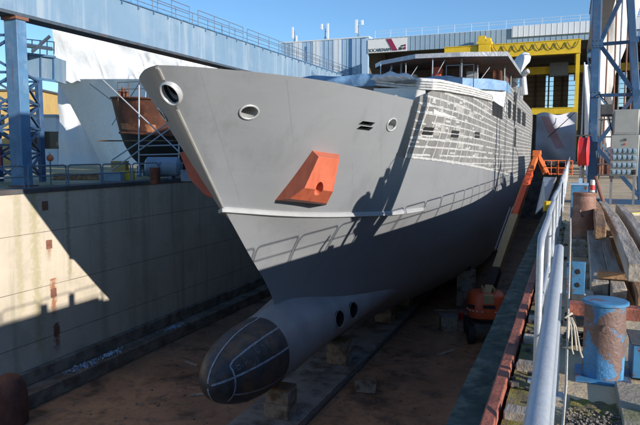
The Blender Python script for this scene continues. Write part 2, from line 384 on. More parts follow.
for s_, h_ in ((.0737, .7572), (.0723, .7194)):
    p, a, b, n = frame(s_, h_); slot(p, a, b, n, .86, .155, .22, .3)
# bull nose fairlead through the stem head
hz = 3.60; tt = (4.38-hz)/(4.38+.31); bp = Vector((XC, 15.83+tt*(19.6-15.83)+.05, hz)); sd = Vector((0, 15.83-19.6, 4.69)).normalized(); bn = Vector((0, -sd.z, sd.y)); bn = -bn if bn.y > 0 else bn
ba = Vector((1, 0, 0)); bb = sd
hole(bp, ba, bb, bn, .25, .33, 1.1)
carve(hull, cut, [M['hull'], M['dark'], M['ring']])
rim(*f1, .325, .25, .04, 'fairlead', ship); rim(*f2, .325, .26, .04, 'fairlead', ship); rim(*f1s, .325, .25, .04, 'fairlead', ship)
bl = MB(); bl.lathe([(.90, -.62), (.96, -.2), (1.0, .16), (1.12, .22), (1.24, .16), (1.28, -.1), (1.22, -.62)], (0, 0, 0), (0, 0, 1), 40)
bl.v = [tuple(bp + ba*(x*.27) + bb*(y*.345) + bn*(z*.5)) for x, y, z in bl.v]
bl.build('bull_nose', M['ring'], ship, smooth=60, merge=.001)
# stem bar
st = MB()
st.tube([(XC, 15.83+u*(19.6-15.83)-.01, 4.38-u*4.69) for u in np.linspace(.27, 1, 10)], .05, 8)
st.build('stem_bar', M['stem'], ship)
st = MB(); st.tube([(XC, 15.80, 4.30)]+[(XC, 15.83+u*(19.6-15.83)-.01, 4.38-u*4.69) for u in np.linspace(.03, .085, 3)], .05, 8); st.build('stem_bar', M['stem'], ship)
# rub rail along the knuckle
for sg in (1, -1):
    S_ = [.0, .0008, .002, .004, .007, .011, .016, .022, .03, .038, .046, .055, .065, .075, .085, .095, .105, .115, .120, .1235, .125]
    vs = []
    for s_ in S_:
        p, a, b, n = frame(max(s_, .0006), 0.0, sg); p = Vector(lev(1, s_)); p.x = XC+sg*(p.x-XC)
        o = Vector((n.x, n.y, 0)).normalized(); k = 1 if s_ < .112 else max(.02, (.126-s_)/.014)
        if s_ == 0: o = Vector((0, -1, 0))
        for d, z in ((-.10, .20), (.125*k, .03), (.125*k, -.10), (-.10, -.16)):
            q = p+o*d; q.z = p.z+z
            if s_ == 0: q.x = XC
            vs.append(q)
    n4 = 4; fs = [(i*n4+j, i*n4+(j+1) % n4, (i+1)*n4+(j+1) % n4, (i+1)*n4+j) for i in range(len(S_)-1) for j in range(n4)]
    fs.append(tuple(range((len(S_)-1)*4, len(S_)*4)))
    rr = MB(); rr.add(vs, fs); rr.build('rub_rail', M['rail'], ship, smooth=25)

# bulb
Y0, LN, RX, RZ = 18.3, 3.5, 1.36, 1.47
def bulb_pt(y, t, off=0.0):
    u = min((y-Y0)/LN, 1); k = math.sqrt(max(0, 1-(1-u)**2)); zc = -6.53
    grow = max(0, y-23)
    zc += min(.085*grow, 1.1); rx = RX+.11*grow+.004*grow**2; rz = RZ
    c = math.cos(t); s_ = math.sin(t)
    x = rx*k*math.copysign(abs(c)**.92, c); z = rz*k*s_
    if s_ > 0 and y > 22: # fair the top into the forefoot
        z += min(1, (y-22)/4)*.45*s_**3; x *= 1-.25*min(1, (y-22)/4)*s_**2
    v = Vector((x, 0, z)); 
    if off: v = v*(1+off/max(.3, v.length))
    return Vector((XC+v.x, y-(off if u < .3 else 0), zc+v.z))
YB = [Y0+LN*(1-math.cos(math.pi/2*i/22)) for i in range(23)]
YD = 22.3
YB2 = [Y0+LN+(YD-Y0-LN)*i/4 for i in range(1, 5)] if YD > Y0+LN else []
def rings(ys, n=56): 
    m_ = MB(); vs = [bulb_pt(y, 2*math.pi*j/n) for y in ys for j in range(n)]
    m_.add(vs, [(i*n+j, i*n+(j+1) % n, (i+1)*n+(j+1) % n, (i+1)*n+j) for i in range(len(ys)-1) for j in range(n)])
    return m_
bulb = rings(YB+YB2).build('bulb_nose', M['bulb'], ship, smooth=60, merge=.002)
bm_ = rings([YD+(44-YD)*i/44 for i in range(45)])
for e_ in (0, 44): bm_.f.append(tuple(e_*56+j for j in range(56))); bm_.m.append(0)
fore = bm_.build('bulb', [M['hull_low'], M['dark']], ship, smooth=60, merge=.002)
cut = MB()
tun = []
for y_, t_ in ((26.9, .09), (28.3, .08)):
    p = bulb_pt(y_, t_); a_ = (bulb_pt(y_+.1, t_)-bulb_pt(y_-.1, t_)).normalized(); b_ = (bulb_pt(y_, t_+.05)-bulb_pt(y_, t_-.05)).normalized(); n_ = a_.cross(b_).normalized(); n_ = n_ if n_.x > 0 else -n_
    hole(p, a_, b_, n_, .42, .40, .9); tun.append((p, a_, b_, n_))
carve(fore, cut, [M['hull_low'], M['dark']])
for t in tun: rim(*t, .43, .41, .022, 'thruster_tunnel', ship)
def ribbon(mb, path, wid, nrm, jit=0.0):
    vs = []
    for i, p in enumerate(path):
        t = (path[min(i+1, len(path)-1)]-path[max(i-1, 0)]).normalized(); sdw = t.cross(nrm[i]).normalized()
        w1 = wid*(1+random.uniform(-jit, jit)); w2 = wid*(1+random.uniform(-jit, jit))
        vs += [p+sdw*w1/2, p-sdw*w2/2]
    mb.add(vs, [(2*i, 2*i+1, 2*i+3, 2*i+2) for i in range(len(path)-1)])
def bulb_line(pts, wid=.07):
    mb = MB(); pa = []; nr = []
    for y, t in pts:
        p = bulb_pt(y, t, .012); e = .02
        du = bulb_pt(y+e, t)-bulb_pt(y-e if y-e > Y0 else y, t); dv = bulb_pt(y, t+e)-bulb_pt(y, t-e); nn = du.cross(dv)
        c = p-Vector((XC, Y0+LN, -6.45)); nn = nn if nn.dot(c) > 0 else -nn
        pa.append(p); nr.append(nn.normalized())
    ribbon(mb, pa, wid, nr, .15)
    mb.build('marking_line', M['mark'], bulb, smooth=60)
ys = [Y0+.02+(YD-Y0-.02)*(i/30)**1.6 for i in range(31)]
yr = list(reversed(ys))
bulb_line([(y, R(90)) for y in yr]+[(y, R(-90)) for y in ys[:14]], .06)
bulb_line([(y, R(52)) for y in yr if y > Y0+.75]+[(Y0+.62, R(46-i*7)) for i in range(16)], .065)
bulb_line([(y, R(16)) for y in ys], .075)
bulb_line([(y, R(-30)) for y in ys if y > Y0+.55], .06)
def chalk(strokes, y_, a_, sc):
    cm = MB()
    for stv in strokes:
        pa = []; nr = []
        for i in range(len(stv)-1):
            for k in range(5):
                x = stv[i][0]+(stv[i+1][0]-stv[i][0])*k/5; z = stv[i][1]+(stv[i+1][1]-stv[i][1])*k/5
                q = bulb_pt(y_+x*sc, R(a_)+z*sc/1.5, .016); pa.append(q); nr.append((q-Vector((XC, q.y, -6.4))).normalized())
        ribbon(cm, pa, .024, nr, .5)
    cm.build('chalk_mark', M['chalk'], bulb, smooth=0)
chalk([[(0, 0), (.05, .8)], [(0, .8), (.4, .6), (.35, .1), (0, 0)], [(.65, 0), (.7, .5)], [(.9, 0), (.95, .6), (1.1, .2), (1.3, .6), (1.35, 0)], [(1.65, .0), (1.7, .5)]], 19.1, 27, .36)
chalk([[(.5, .9), (.15, 1), (0, .5), (.2, .05), (.55, .2)], [(.95, 0), (1.0, .9)], [(.95, .5), (1.3, .45), (1.3, 0)], [(1.6, .7), (1.75, .2)], [(1.95, .8), (1.7, -.3)]], 20.15, 34, .42)
chalk([[(0, .2), (.3, 0), (.6, .25), (.5, .5)], [(1, 0), (1.05, .7)]], 19.75, 20, .3)

for s_, h0, h1 in ((.0075, .04, .97), (.0320, .58, .97), (.0840, .05, .98), (.0640, .05, .45)):
    wl = MB(); wl.tube([frame(s_, h0+(h1-h0)*i/14)[0]+frame(s_, h0+(h1-h0)*i/14)[3]*.001 for i in range(15)], .0028, 5); wl.build('weld_seam', M['hull'], ship)
for h_, a_, b_ in ((.485, .06, .10), (.62, .001, .018), (.30, .004, .019)):
    wl = MB(); wl.tube([frame(a_+(b_-a_)*i/24, h_)[0]+frame(a_+(b_-a_)*i/24, h_)[3]*.001 for i in range(25)], .0028, 5); wl.build('weld_seam', M['hull'], ship)
# anchor pockets
def pocket(sg):
    def base(s_, h_): p, a, b, n = frame(s_, h_, sg); return p-n*.06
    def out(s_, h_, d): p, a, b, n = frame(s_, h_, sg); return p+n*d*(1 if sg > 0 else .45)
    BL, TL, TR, BR, B2 = base(.0210, .0959), base(.0404, .5165), base(.0558, .5025), base(.0514, .2052), base(.0475, .0751)
    O1, O2, O3, O4, O5, O6 = out(.0398, .5188, .5), out(.0503, .5095, .5), out(.0435, .2898, .85), out(.0306, .3158, .85), out(.0256, .1934, .55), out(.0412, .1744, .7)
    V_ = [BL, TL, TR, BR, B2, O1, O2, O3, O4, O5, O6]
    mb = MB(); mb.add(V_, [(1, 5, 8, 9, 0), (1, 2, 6, 5), (5, 6, 7, 8), (8, 7, 10, 9), (0, 9, 10, 4), (2, 3, 4, 10, 7, 6), (4, 3, 2, 1, 0)])
    me = mb.mesh('tri', M['orange_red'], smooth=0)
    o = mb.build('anchor_pocket', [M['orange_red'], M['dark']], ship, smooth=0)
    p, a, b, n = frame(.0368, .297, sg); c = p+n*(.85 if sg > 0 else .38)
    d = (n*.8+b*.35+a*.3).normalized()
    ax = (n*.85-b*.25-a*.05).normalized(); e1 = ax.cross(Vector((0, 0, 1))).normalized(); e2 = e1.cross(ax)
    tc = MB(); nn = 28
    ring_ = [c+ax*.3+e1*(.185*math.cos(2*math.pi*i/nn))+e2*(.27*math.sin(2*math.pi*i/nn)) for i in range(nn)]
    tc.add(ring_+[q-ax*.95 for q in ring_], [tuple(range(nn)), tuple(range(2*nn-1, nn-1, -1))]+[(i, nn+i, nn+(i+1) % nn, (i+1) % nn) for i in range(nn)], 0)
    carve(o, tc, [M['orange_red'], M['dark']])
    b2 = o.modifiers.new('bevel', 'BEVEL'); b2.width = .018; b2.segments = 2; b2.limit_method = 'ANGLE'; b2.angle_limit = R(15)
    dk = MB(); dk.lathe([(.16, 0), (.0, 0)], c-ax*.6, ax, 20, sx=.75); dk.build('hawse_pipe', M['dark'], o)
pocket(1); pocket(-1)

# ---- side plating with filler lines
def side_at(Y, z, off=0.0):
    h = .5
    for _ in range(6):
        s0 = 19.6*(1-h)+15.83*h; s = min(max((Y-s0)/(YE-s0), 0), 1)
        zr = lev(1, s)[2]; zt = lev(0, s)[2]; h = min((z-zr)/(zt-zr), 1)
    p = Vector(flare(s, h)); q = Vector(flare(min(s+.003, 1), h)); t = (q-p).normalized() if s < .99 else Vector((0, 1, 0))
    n = Vector((t.y, -t.x, 0)).normalized()
    if n.x < 0: n = -n
    return Vector((p.x, Y, z))+n*off
zlow = lambda Y: np.interp(Y, [26.9, 66, 108], [1.55, -.72, -1.0]).item()
zband = lambda Y: np.interp(Y, [26, 28.3, 42.5, 46, 53.3, 53.6, 108], [3.95, 4.55, 5.13, 5.25, 5.35, 7.5, 7.5]).item()
yleft = lambda z: np.interp(z, [1.5, 3.9], [26.95, 26.45]).item()
YS = sorted([26.4+ (106.5-26.4)*(i/120)**1.7 for i in range(121)]+[53.3, 53.6])
# plate field
pl = MB(); K = 14
vs = [side_at(Y, zlow(Y)+(zband(Y)-zlow(Y))*k/K, .006) for Y in YS for k in range(K+1)]
pl.add(vs, [(i*(K+1)+k, (i+1)*(K+1)+k, (i+1)*(K+1)+k+1, i*(K+1)+k+1) for i in range(len(YS)-1) for k in range(K)])
plating = pl.build('side_plating', M['side'], ship, smooth=40)
tp = MB()
sp = .37
def nrm_at(Y, z): 
    a = side_at(Y+.1, z); b = side_at(Y-.1, z); t = (a-b).normalized(); n = Vector((t.y, -t.x, 0)); return (n if n.x > 0 else -n).normalized()
def trib(path2, wid, jit):
    pa = [side_at(Y, z, .014+random.uniform(0, .004)) for Y, z in path2]
    vs = []
    for i, p in enumerate(pa):
        t = (pa[min(i+1, len(pa)-1)]-pa[max(i-1, 0)]).normalized(); n = nrm_at(*path2[i]); sdw = t.cross(n).normalized()
        vs += [p+sdw*wid*(.5+random.uniform(-jit, jit)), p-sdw*wid*(.5+random.uniform(-jit, jit))]
    tp.add(vs, [(2*i, 2*i+1, 2*i+3, 2*i+2) for i in range(len(pa)-1)])
for k in range(-9, 24):
    def zk(Y): return np.interp(Y, [26, 33, 45, 66, 108], [3.9, 3.78, 3.55, 3.25, 3.2]).item()+.37*4-k*sp
    run = []
    Y = 26.0
    while Y < 106.3:
        z = zk(Y); step = .10+.012*(Y-26)
        ok = zlow(Y)-.02 < z < zband(Y)-.04 and Y > yleft(z)+.1*random.random()
        brk = random.random() < .008
        if ok and not brk: run.append((Y, z+random.uniform(-.008, .008)))
        else:
            if len(run) > 2: trib(run, random.uniform(.07, .125), .13)
            run = []
            if brk: Y += random.uniform(.15, .9)
        Y += step
    if len(run) > 2: trib(run, .08, .2)
trib([(Y, zlow(Y)+.05) for Y in [27+79*(i/260)**1.6 for i in range(261)]], .13, .12)
# uprights, a little raked
Y = 27.2
while Y < 106:
    zb = zlow(Y)+.05; top = zband(Y)-.05; z = zb
    while z < top-.2:
        z2 = min(top, z+random.choice([2, 3, 4, 6])*sp)
        yy = Y+random.uniform(-.12, .12)
        n = max(3, int((z2-z)/.1))
        pth = [(yy+.27*((z+(z2-z)*i/n)-1.5)+random.uniform(-.006, .006), z+(z2-z)*i/n) for i in range(n+1)]
        if pth[0][0] > yleft(z)+.1: trib(pth, random.uniform(.07, .12), .12)
        z = z2
    Y += random.uniform(.95, 1.45)
# a few short extra patches
for _ in range(140):
    Y = 27+78*random.random()**1.8; z = random.uniform(zlow(Y)+.3, zband(Y)-.3)
    L_ = random.uniform(.3, .9)
    trib([(Y+L_*i/4, z) for i in range(5)], random.uniform(.05, .16), .12)
tp.build('filler_lines', M['tape'], ship, smooth=0)

# ---- deckhouse
# thin film of filler spread over some plates
for _ in range(50):
    fm = MB()
    Y = 27.5+75*random.random()**1.7; z = random.uniform(zlow(Y)+.2, zband(Y)-.6); L_ = random.uniform(.7, 1.5); H_ = random.uniform(.2, .36)
    fm.add([side_at(Y+L_*i/3+.27*z, z+H_*j, .0105) for i in range(4) for j in (0, 1)], [(0, 2, 3, 1), (2, 4, 5, 3), (4, 6, 7, 5)])
    fm.build('primer_patch', M['patchy'], ship, smooth=40)
plan = []
for Y in [28.6, 30, 32, 34, 37, 41, 45, 50, 60, 75, 90, 106.5]:
    plan.append((side_at(Y, 3.9).x-.03, Y))
full = [(x, y) for x, y in plan]+[(2*XC-x, y) for x, y in reversed(plan)]
dh = MB(); dh.prism([(x, y, 3.5) for x, y in full], (0, 0, 1.55)); dh.build('deckhouse', M['white'], ship, smooth=0)
# lower tier side up to the band
up = MB(); n_ = 40
ysd = [28.6+(53.5-28.6)*i/n_ for i in range(n_+1)]
up.add([v for Y in ysd for v in (side_at(Y, 3.6, -.004), side_at(Y, min(zband(Y), 5.4)+.05, -.004), side_at(Y, min(zband(Y), 5.4)+.05, -.3))], [f for i in range(n_) for f in ((i*3, i*3+3, i*3+4, i*3+1), (i*3+1, i*3+4, i*3+5, i*3+2))])
up.build('deckhouse_side', M['side'], ship)
# bridge tier
b2 = [(side_at(53.5, 5).x-.0, 53.5)]+[(side_at(Y, 5).x, Y) for Y in (60, 70, 80, 90, 106.5)]
pl2 = b2+[(2*XC-x, y) for x, y in reversed(b2)]+[(XC-2.6, 48.6), (XC+2.6, 48.6)]
br = MB(); br.prism([(x-.004, y, 5.06) for x, y in pl2], (0, 0, 2.5)); br.build('bridge_deck', M['side'], ship, smooth=0)
def quadp(name, pts, m, th=.04, par=ship, smooth=0):
    a = [Vector(p) for p in pts]; n = (a[1]-a[0]).cross(a[2]-a[0]).normalized(); mb = MB(); mb.prism(a, n*th); return mb.build(name, m, par, smooth=smooth)
# foil over the angled bridge front
A, B_ = Vector((XC+2.6, 48.6, 0)), Vector((side_at(53.5, 5).x, 53.5, 0)); nf = Vector((B_.y-A.y, -(B_.x-A.x), 0)).normalized()
fo = MB()
def foil(u, v):
    p = A.lerp(B_, u)+nf*(.03+.05*(1-v)+.03*math.sin(9*u+5*v)); p.z = 5.12+v*2.3; return p
fo.sheet(foil, 10, 8, -nf*.02); fo.build('foil_cover', M['silver'], ship)
fo = MB()
def foilf(u, v): return Vector((XC-2.6+5.2*u, 48.55-.05*math.sin(30*u+4*v), 5.2+v*1.9))
fo.sheet(foilf, 40, 6, (0, .03, 0)); fo.build('foil_cover', M['silver'], ship)
# blue sheet bulwark round the bridge
bs = MB(); path = [(XC-2.7, 48.3), (XC+2.7, 48.3), (side_at(53.5, 5).x+.05, 53.1), (side_at(57, 5).x+.05, 57)]
def bsh(u, v):
    k = u*3; i = min(int(k), 2); f = k-i; x = path[i][0]*(1-f)+path[i+1][0]*f; y = path[i][1]*(1-f)+path[i+1][1]*f
    return Vector((x+.03*math.sin(u*60), y-.05*abs(math.sin(u*47+v)), 6.75+v*(.8+.05*math.sin(u*25))))
bs.sheet(bsh, 60, 4, (-.02, .04, 0)); bs.build('blue_sheet', M['bluesheet'], ship)
# windows in the side
for y0, y1 in ((55.8, 58.3), (60.6, 63.6), (65.7, 69.8), (72.2, 77.2)):
    quadp('window', [side_at(y0, 4.75, .03), side_at(y1, 4.75, .03), side_at(y1, 6.25, .03), side_at(y0, 6.25, .03)], M['opening'], .02)
for Y_, z_, w_ in ((28.5, 2.73, 1.1), (32.5, 2.70, 1.35), (38.2, 2.79, 1.6)):
    for k_ in (-.1, .1):
        quadp('window_slot', [side_at(Y_-w_/2-.04, z_+k_-.075, .026), side_at(Y_+w_/2-.04, z_+k_-.075, .026), side_at(Y_+w_/2+.04, z_+k_+.075, .026), side_at(Y_-w_/2+.04, z_+k_+.075, .026)], M['opening'], .015)
quadp('wing_shade_panel', [side_at(44.6, 4.35, .03), side_at(51.2, 4.35, .03), side_at(51.2, 5.3, .03), side_at(44.6, 5.3, .03)], M['opening'], .02)  # flat dark panel standing for the shade inside the bridge wing
quadp('side_door', [side_at(63.0, 2.3, .03), side_at(64.5, 2.3, .03), side_at(64.5, 4.1, .03), side_at(63.0, 4.1, .03)], M['opening'], .02)
quadp('vertical_slot', [side_at(61, 6.5, .03), side_at(62.4, 6.5, .03), side_at(62.4, 7.4, .03), side_at(61, 7.4, .03)], M['opening'], .02)
# deck edge band: ribbed white bulwark
bd = MB(); vs = []; prof = [(.0, 0), (.20, .02), (.20, .09), (.10, .105), (.10, .125), (.20, .14), (.20, .21), (.10, .225), (.10, .245), (.20, .26), (.20, .33), (.10, .345), (.10, .365), (.20, .38), (.18, .48), (.08, .52), (-.25, .5)]
pth = [((-8.5, 27.62), 4.78), ((-7.4, 27.95), 4.66)]+[((side_at(Y, 4).x, Y), zband(Y)) for Y in [28.2+i*.4 for i in range(39)]]
pth = [(Vector((p[0], p[1], 0)), z) for p, z in pth]; npf = len(prof)
for i, (p, z) in enumerate(pth):
    t = (pth[min(i+1, len(pth)-1)][0]-pth[max(i-1, 0)][0]).normalized(); n = Vector((t.y, -t.x, 0))
    sc = 1 if i < len(pth)-3 else .55+.15*(len(pth)-1-i)
    for d, dz in prof: vs.append(p+n*(d*1.0+random.uniform(-.02, .02))+Vector((0, 0, z+dz*sc+random.uniform(-.01, .01))))
bd.add(vs, [(i*npf+j, i*npf+j+1, (i+1)*npf+j+1, (i+1)*npf+j) for i in range(len(pth)-1) for j in range(npf-1)])
bd.build('deck_edge', M['band'], ship, smooth=20)
# front edge of the bridge deck under blue sheeting, with white lumps of wrapping at the corner
fs_ = MB()
def frs(u, v): 
    x = -8.4-(8.4)*u; y = 27.35+.05*math.sin(u*40+v*3)-.1*math.sin(v*3.1)
    return Vector((x, y, 4.75+.1*u+v*(.52+.04*math.sin(u*23))))
fs_.sheet(frs, 60, 6, (0, .3, 0)); fs_.build('blue_sheet', M['bluesheet'], ship)
sl_ = MB(); sl_.bx(-17.2, -6.6, 27.7, 50, 4.86, 5.0); sl_.build('bridge_deck_plate', M['side'], ship)
lp = MB()
def lump(u, v):
    k = math.sin(math.pi*u)**.5; return Vector((-8.6+1.9*u, 27.35+.5*u-.28*math.sin(math.pi*v)*k+.03*math.sin(u*31+v*9), 4.95+.28*u*0+(.10+.30*k+.05*math.sin(u*17))*v))
lp.sheet(lump, 30, 8, (0, .25, 0)); lp.build('wrapping', M['wrap'], ship)
fw = MB(); fw.prism([(-8.45, 27.43, 3.7), (-7.35, 27.76, 3.7), (-6.2, 28.02, 3.7), (-6.3, 28.5, 3.7), (-8.3, 28.3, 3.7)], (0, 0, .95)); fw.build('front_wall', M['white'], ship, smooth=0)
fw = MB(); fw.bx(-8.45, -8.31, 27.7, 28.6, 3.7, 4.74); fw.build('front_trim', M['wood_pad'], ship)
# canopy roof
rp = [(-4.8, 50.4), (-8.2, 49.3), (-11.7, 49.0), (-15.2, 51.4), (-16.2, 53), (-16.2, 65.3), (-4.75, 65.5)]
rf = MB(); rf.add([(x, y, 9.12) for x, y in rp]+[(x, y, 9.46) for x, y in rp], [tuple(range(7))]+[tuple(range(13, 6, -1))], 0)
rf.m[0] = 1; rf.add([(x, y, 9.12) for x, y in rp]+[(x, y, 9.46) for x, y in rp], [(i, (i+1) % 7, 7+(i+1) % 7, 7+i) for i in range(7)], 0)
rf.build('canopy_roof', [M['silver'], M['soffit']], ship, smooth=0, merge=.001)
for x, y in ((-14.4, 51.8), (-13.4, 51.2), (-8.3, 50.3), (-5.6, 56), (-5.6, 62), (-9, 57), (-13, 57)):
    c_ = MB(); c_.cyl((x, y, 5.1), (x, y, 9.13), .08, n=10); c_.build('canopy_post', M['greysteel'], ship)
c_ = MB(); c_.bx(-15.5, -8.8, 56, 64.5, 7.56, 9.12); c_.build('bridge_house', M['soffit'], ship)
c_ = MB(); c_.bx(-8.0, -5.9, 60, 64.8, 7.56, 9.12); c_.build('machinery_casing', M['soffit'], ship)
for x0, x1, y in ((-8.9, -6.9, 47.2),):
    r_ = MB(); r_.tube([(x0, y, 5.3), (x0, y, 8.2), (x1, y+.1, 8.2), (x1, y+.1, 5.3)], .04, 8); r_.tube([(x0, y, 7.3), (x1, y+.1, 7.3)], .03, 8); r_.tube([((x0+x1)/2, y+.05, 5.3), ((x0+x1)/2, y+.05, 8.2)], .03, 8)
    r_.build('guard_frame', M['greysteel'], ship)
r_ = MB(); r_.tube([(-15.5, 50.2, 7.2), (-9.2, 49.2, 7.2)], .035, 8); r_.tube([(-15.5, 50.2, 6.7), (-9.2, 49.2, 6.7)], .03, 8)
for i in range(6): r_.tube([(-15.5+i*1.2, 50.2-i*.19, 5), (-15.5+i*1.2, 50.2-i*.19, 7.2)], .03, 6)
r_.build('guard_rail', M['greysteel'], ship)
for (x, y, h_) in ((-15.0, 50.6, 2.4), (-12.6, 49.6, 2.2), (-10.4, 49.4, 2.6), (-7.2, 51.4, 2.0)):
    c_ = MB(); c_.cyl((x, y, 6.9), (x, y, 6.9+h_*.9), .045, n=8); c_.bar((x, y, 7.2), (x+.9, y+.3, 6.9+h_*.8), .05); c_.build('scaffold_tube', M['galv'], ship)
for (x, y, w_, h_, m_) in ((-13.6, 52.2, 1.2, .9, 'white'), (-10.9, 51.2, .8, 1.3, 'lift_red'), (-8.4, 53.4, .9, 1.1, 'silver'), (-6.4, 54.6, .7, 1.2, 'trawl')):
    c_ = MB(); c_.bx(x, x+w_, y, y+.8, 7.4, 7.4+h_); c_.build('deck_locker', M[m_], ship, bevel=.03)
# funnel cowl
fc = MB(); P_ = [(-5.9, 65.6, 8.6), (-5.75, 66.0, 9.4), (-5.45, 66.4, 10.2), (-5.05, 66.8, 10.9), (-4.6, 67.1, 11.35), (-4.3, 67.2, 11.5)]
fc.tube(P_, [.62, .62, .62, .66, .60, .28], 16); fc.build('funnel_cowl', M['clad_w'], ship, smooth=60)
fc = MB(); fc.cyl((-4.75, 67.4, 7.6), (-4.9, 67.4, 9.5), .42, .34, 14); fc.tube([(-4.9, 67.4, 9.4), (-4.7, 67.2, 9.8), (-4.35, 67, 9.95)], [.3, .3, .25], 12); fc.build('exhaust_pipe', M['silver'], ship, smooth=50)
fc = MB(); fc.bx(-6.6, -5.35, 66, 75, 7.55, 8.5); fc.build('funnel_base', M['silver'], ship)
# ------------------------------------------------------------------ setting
def at(u, v, D):
    """photo survey point: world position at distance D along the view axis"""
    ya, pi_ = R(22.0), R(5.53)
    r = Vector((math.cos(ya), math.sin(ya), 0)); fh = Vector((-math.sin(ya), math.cos(ya), 0)); z = Vector((0, 0, 1))
    f = fh*math.cos(pi_)-z*math.sin(pi_); up = fh*math.sin(pi_)+z*math.cos(pi_)
    return Vector((0, 0, 1.75))+(f+r*((u-320)/620)+up*((212.5-v)/620))*D
def struct(name, mb, m, **k): return tag(mb.build(name, m, **k), kind='structure')

g = MB(); g.bx(-24.5, -.6, -40, 112, -10.2, -9.6); struct('dock_floor', g, M['floor'])
g = MB(); g.bx(-12.9, -10.15, 19, 110, -9.6, -9.52); struct('keel_strip', g, M['plinth'])
g = MB(); g.bx(-600, -24.3, -80, 900, -.6, 0); struct('quay_ground_west', g, M['quay_l'])
g = MB(); g.bx(-.36, 600, -80, 900, -.6, 0); struct('quay_ground_east', g, M['quay'])
g = MB(); g.bx(-24.3, -.36, 112.3, 900, -.6, -.004); struct('quay_ground_far', g, M['quay'])

lw = thing('dock_wall', 'tall stained concrete side wall of the dry dock, partly sunlit, on the left', 'dock wall', (-23, 30, -9.6))
wb = MB(); wb.bx(-24.3, -23, -40, 112, -9.6, -.12)
wall = wb.build('wall', M['concrete'], lw, smooth=0)
c = MB(); c.bx(-24.3, -22.93, -40, 112, -.12, .10); c.build('cope', M['cope'], lw, bevel=.02)
c = MB(); c.bx(-23, -22.72, -40, 112, -8.92, -8.27); c.bx(-23, -21.85, -40, 112, -9.6, -8.92); c.build('stepped_footing', M['ledge'], lw, bevel=.05)
for y, z in ((22.35, -2.62), (22.5, -5.0), (22.6, -6.9), (22.2, -.75)):
    c = MB(); c.box((-22.985, y, z), (.05, .34, .42)); c.build('rusted_anchor_plate', M['rustpipe'], lw, bevel=.01)
c = MB()
for z in (-2.0, -4.6, -7.1): c.bx(-23.02, -22.996, -40, 112, z, z+.03)
c.build('pour_joint', M['ledge'], lw)
# rust runs below the plates and algae runs: part of the wall's own concrete
nt = M['concrete'].node_tree; N = nt.nodes; L = nt.links; bs_ = N['Principled BSDF']; src = bs_.inputs['Base Color'].links[0].from_socket
geo = N.new('ShaderNodeNewGeometry'); sep = N.new('ShaderNodeSeparateXYZ'); L.new(geo.outputs['Position'], sep.inputs[0])
def mth(op, a, b_=None):
    n = N.new('ShaderNodeMath'); n.operation = op
    for i, v in enumerate((a, b_)):
        if v is None: continue
        if isinstance(v, (int, float)): n.inputs[i].default_value = v
        else: L.new(v, n.inputs[i])
    return n.outputs[0]
nz = N.new('ShaderNodeTexNoise'); nz.inputs['Scale'].default_value = 5; L.new(geo.outputs['Position'], nz.inputs['Vector'])
def run(y0, z1, z0, wd, col, amt):
    global src
    dy = mth('ABSOLUTE', mth('SUBTRACT', sep.outputs[1], y0)); a = N.new('ShaderNodeMapRange'); a.inputs['From Min'].default_value = wd; a.inputs['From Max'].default_value = wd*.2
    L.new(mth('ADD', dy, mth('MULTIPLY', mth('SUBTRACT', nz.outputs['Fac'], .5), wd*2)), a.inputs['Value'])
    b_ = N.new('ShaderNodeMapRange'); b_.inputs['From Min'].default_value = z0; b_.inputs['From Max'].default_value = z0+.8; L.new(sep.outputs[2], b_.inputs['Value'])
    t_ = mth('LESS_THAN', sep.outputs[2], z1)
    f_ = mth('MULTIPLY', mth('MULTIPLY', mth('MULTIPLY', a.outputs[0], b_.outputs[0]), t_), amt)
    x = N.new('ShaderNodeMix'); x.data_type = 'RGBA'; L.new(f_, x.inputs['Factor']); L.new(src, x.inputs['A']); x.inputs['B'].default_value = col+(1,); src = x.outputs['Result']
run(22.35, -2.4, -3.5, .2, (.26, .10, .03), .8); run(22.5, -4.3, -6.4, .22, (.30, .10, .03), .9); run(22.6, -6.5, -8.2, .25, (.16, .05, .02), .9)
run(21.55, 0, -8, .35, (.33, .29, .14), .55); run(20.6, 0, -6, .25, (.36, .32, .18), .5); run(23.6, 0, -5, .2, (.19, .17, .08), .5); run(26.0, 0, -9, .4, (.25, .23, .17), .4); run(29.5, 0, -9, .4, (.25, .23, .17), .4)
L.new(src, bs_.inputs['Base Color'])

rw = thing('dock_wall', 'right side wall of the dock with weathered steel edge beside the railing', 'dock wall', (-.6, 30, -9.6))
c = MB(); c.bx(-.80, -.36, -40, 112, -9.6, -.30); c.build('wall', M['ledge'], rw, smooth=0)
# worn, slightly irregular edge
ed = MB(); NY = 200
def edg(u, v):
    Y = -6+118*u**1.7; k = .004*math.sin(Y*2.1)+.003*math.sin(Y*5.3+1)
    pr_ = [(-.815+k, -.62), (-.815+k, -.34), (-.795+k, -.262), (-.66, -.255), (-.50, -.25)]
    i = min(int(v*4), 3); f = v*4-i
    return Vector((pr_[i][0]*(1-f)+pr_[i+1][0]*f, Y, pr_[i][1]*(1-f)+pr_[i+1][1]*f+.002*math.sin(Y*7+v*9)))
ed.grid(edg, NY, 8); ed.build('cope', M['edge'], rw, smooth=40)
c = MB(); c.bx(-.505, -.36, -40, 112, -.30, -.13); c.build('inner_curb', M['ledge'], rw)

ew = thing('dock_wall', 'concrete end wall closing the dry dock far behind the ship', 'dock wall', (-12, 112.1, -9.6))
c = MB(); c.bx(-24.3, -.36, 112, 112.3, -9.6, -.02); c.build('wall', M['ledge'], ew, smooth=0)

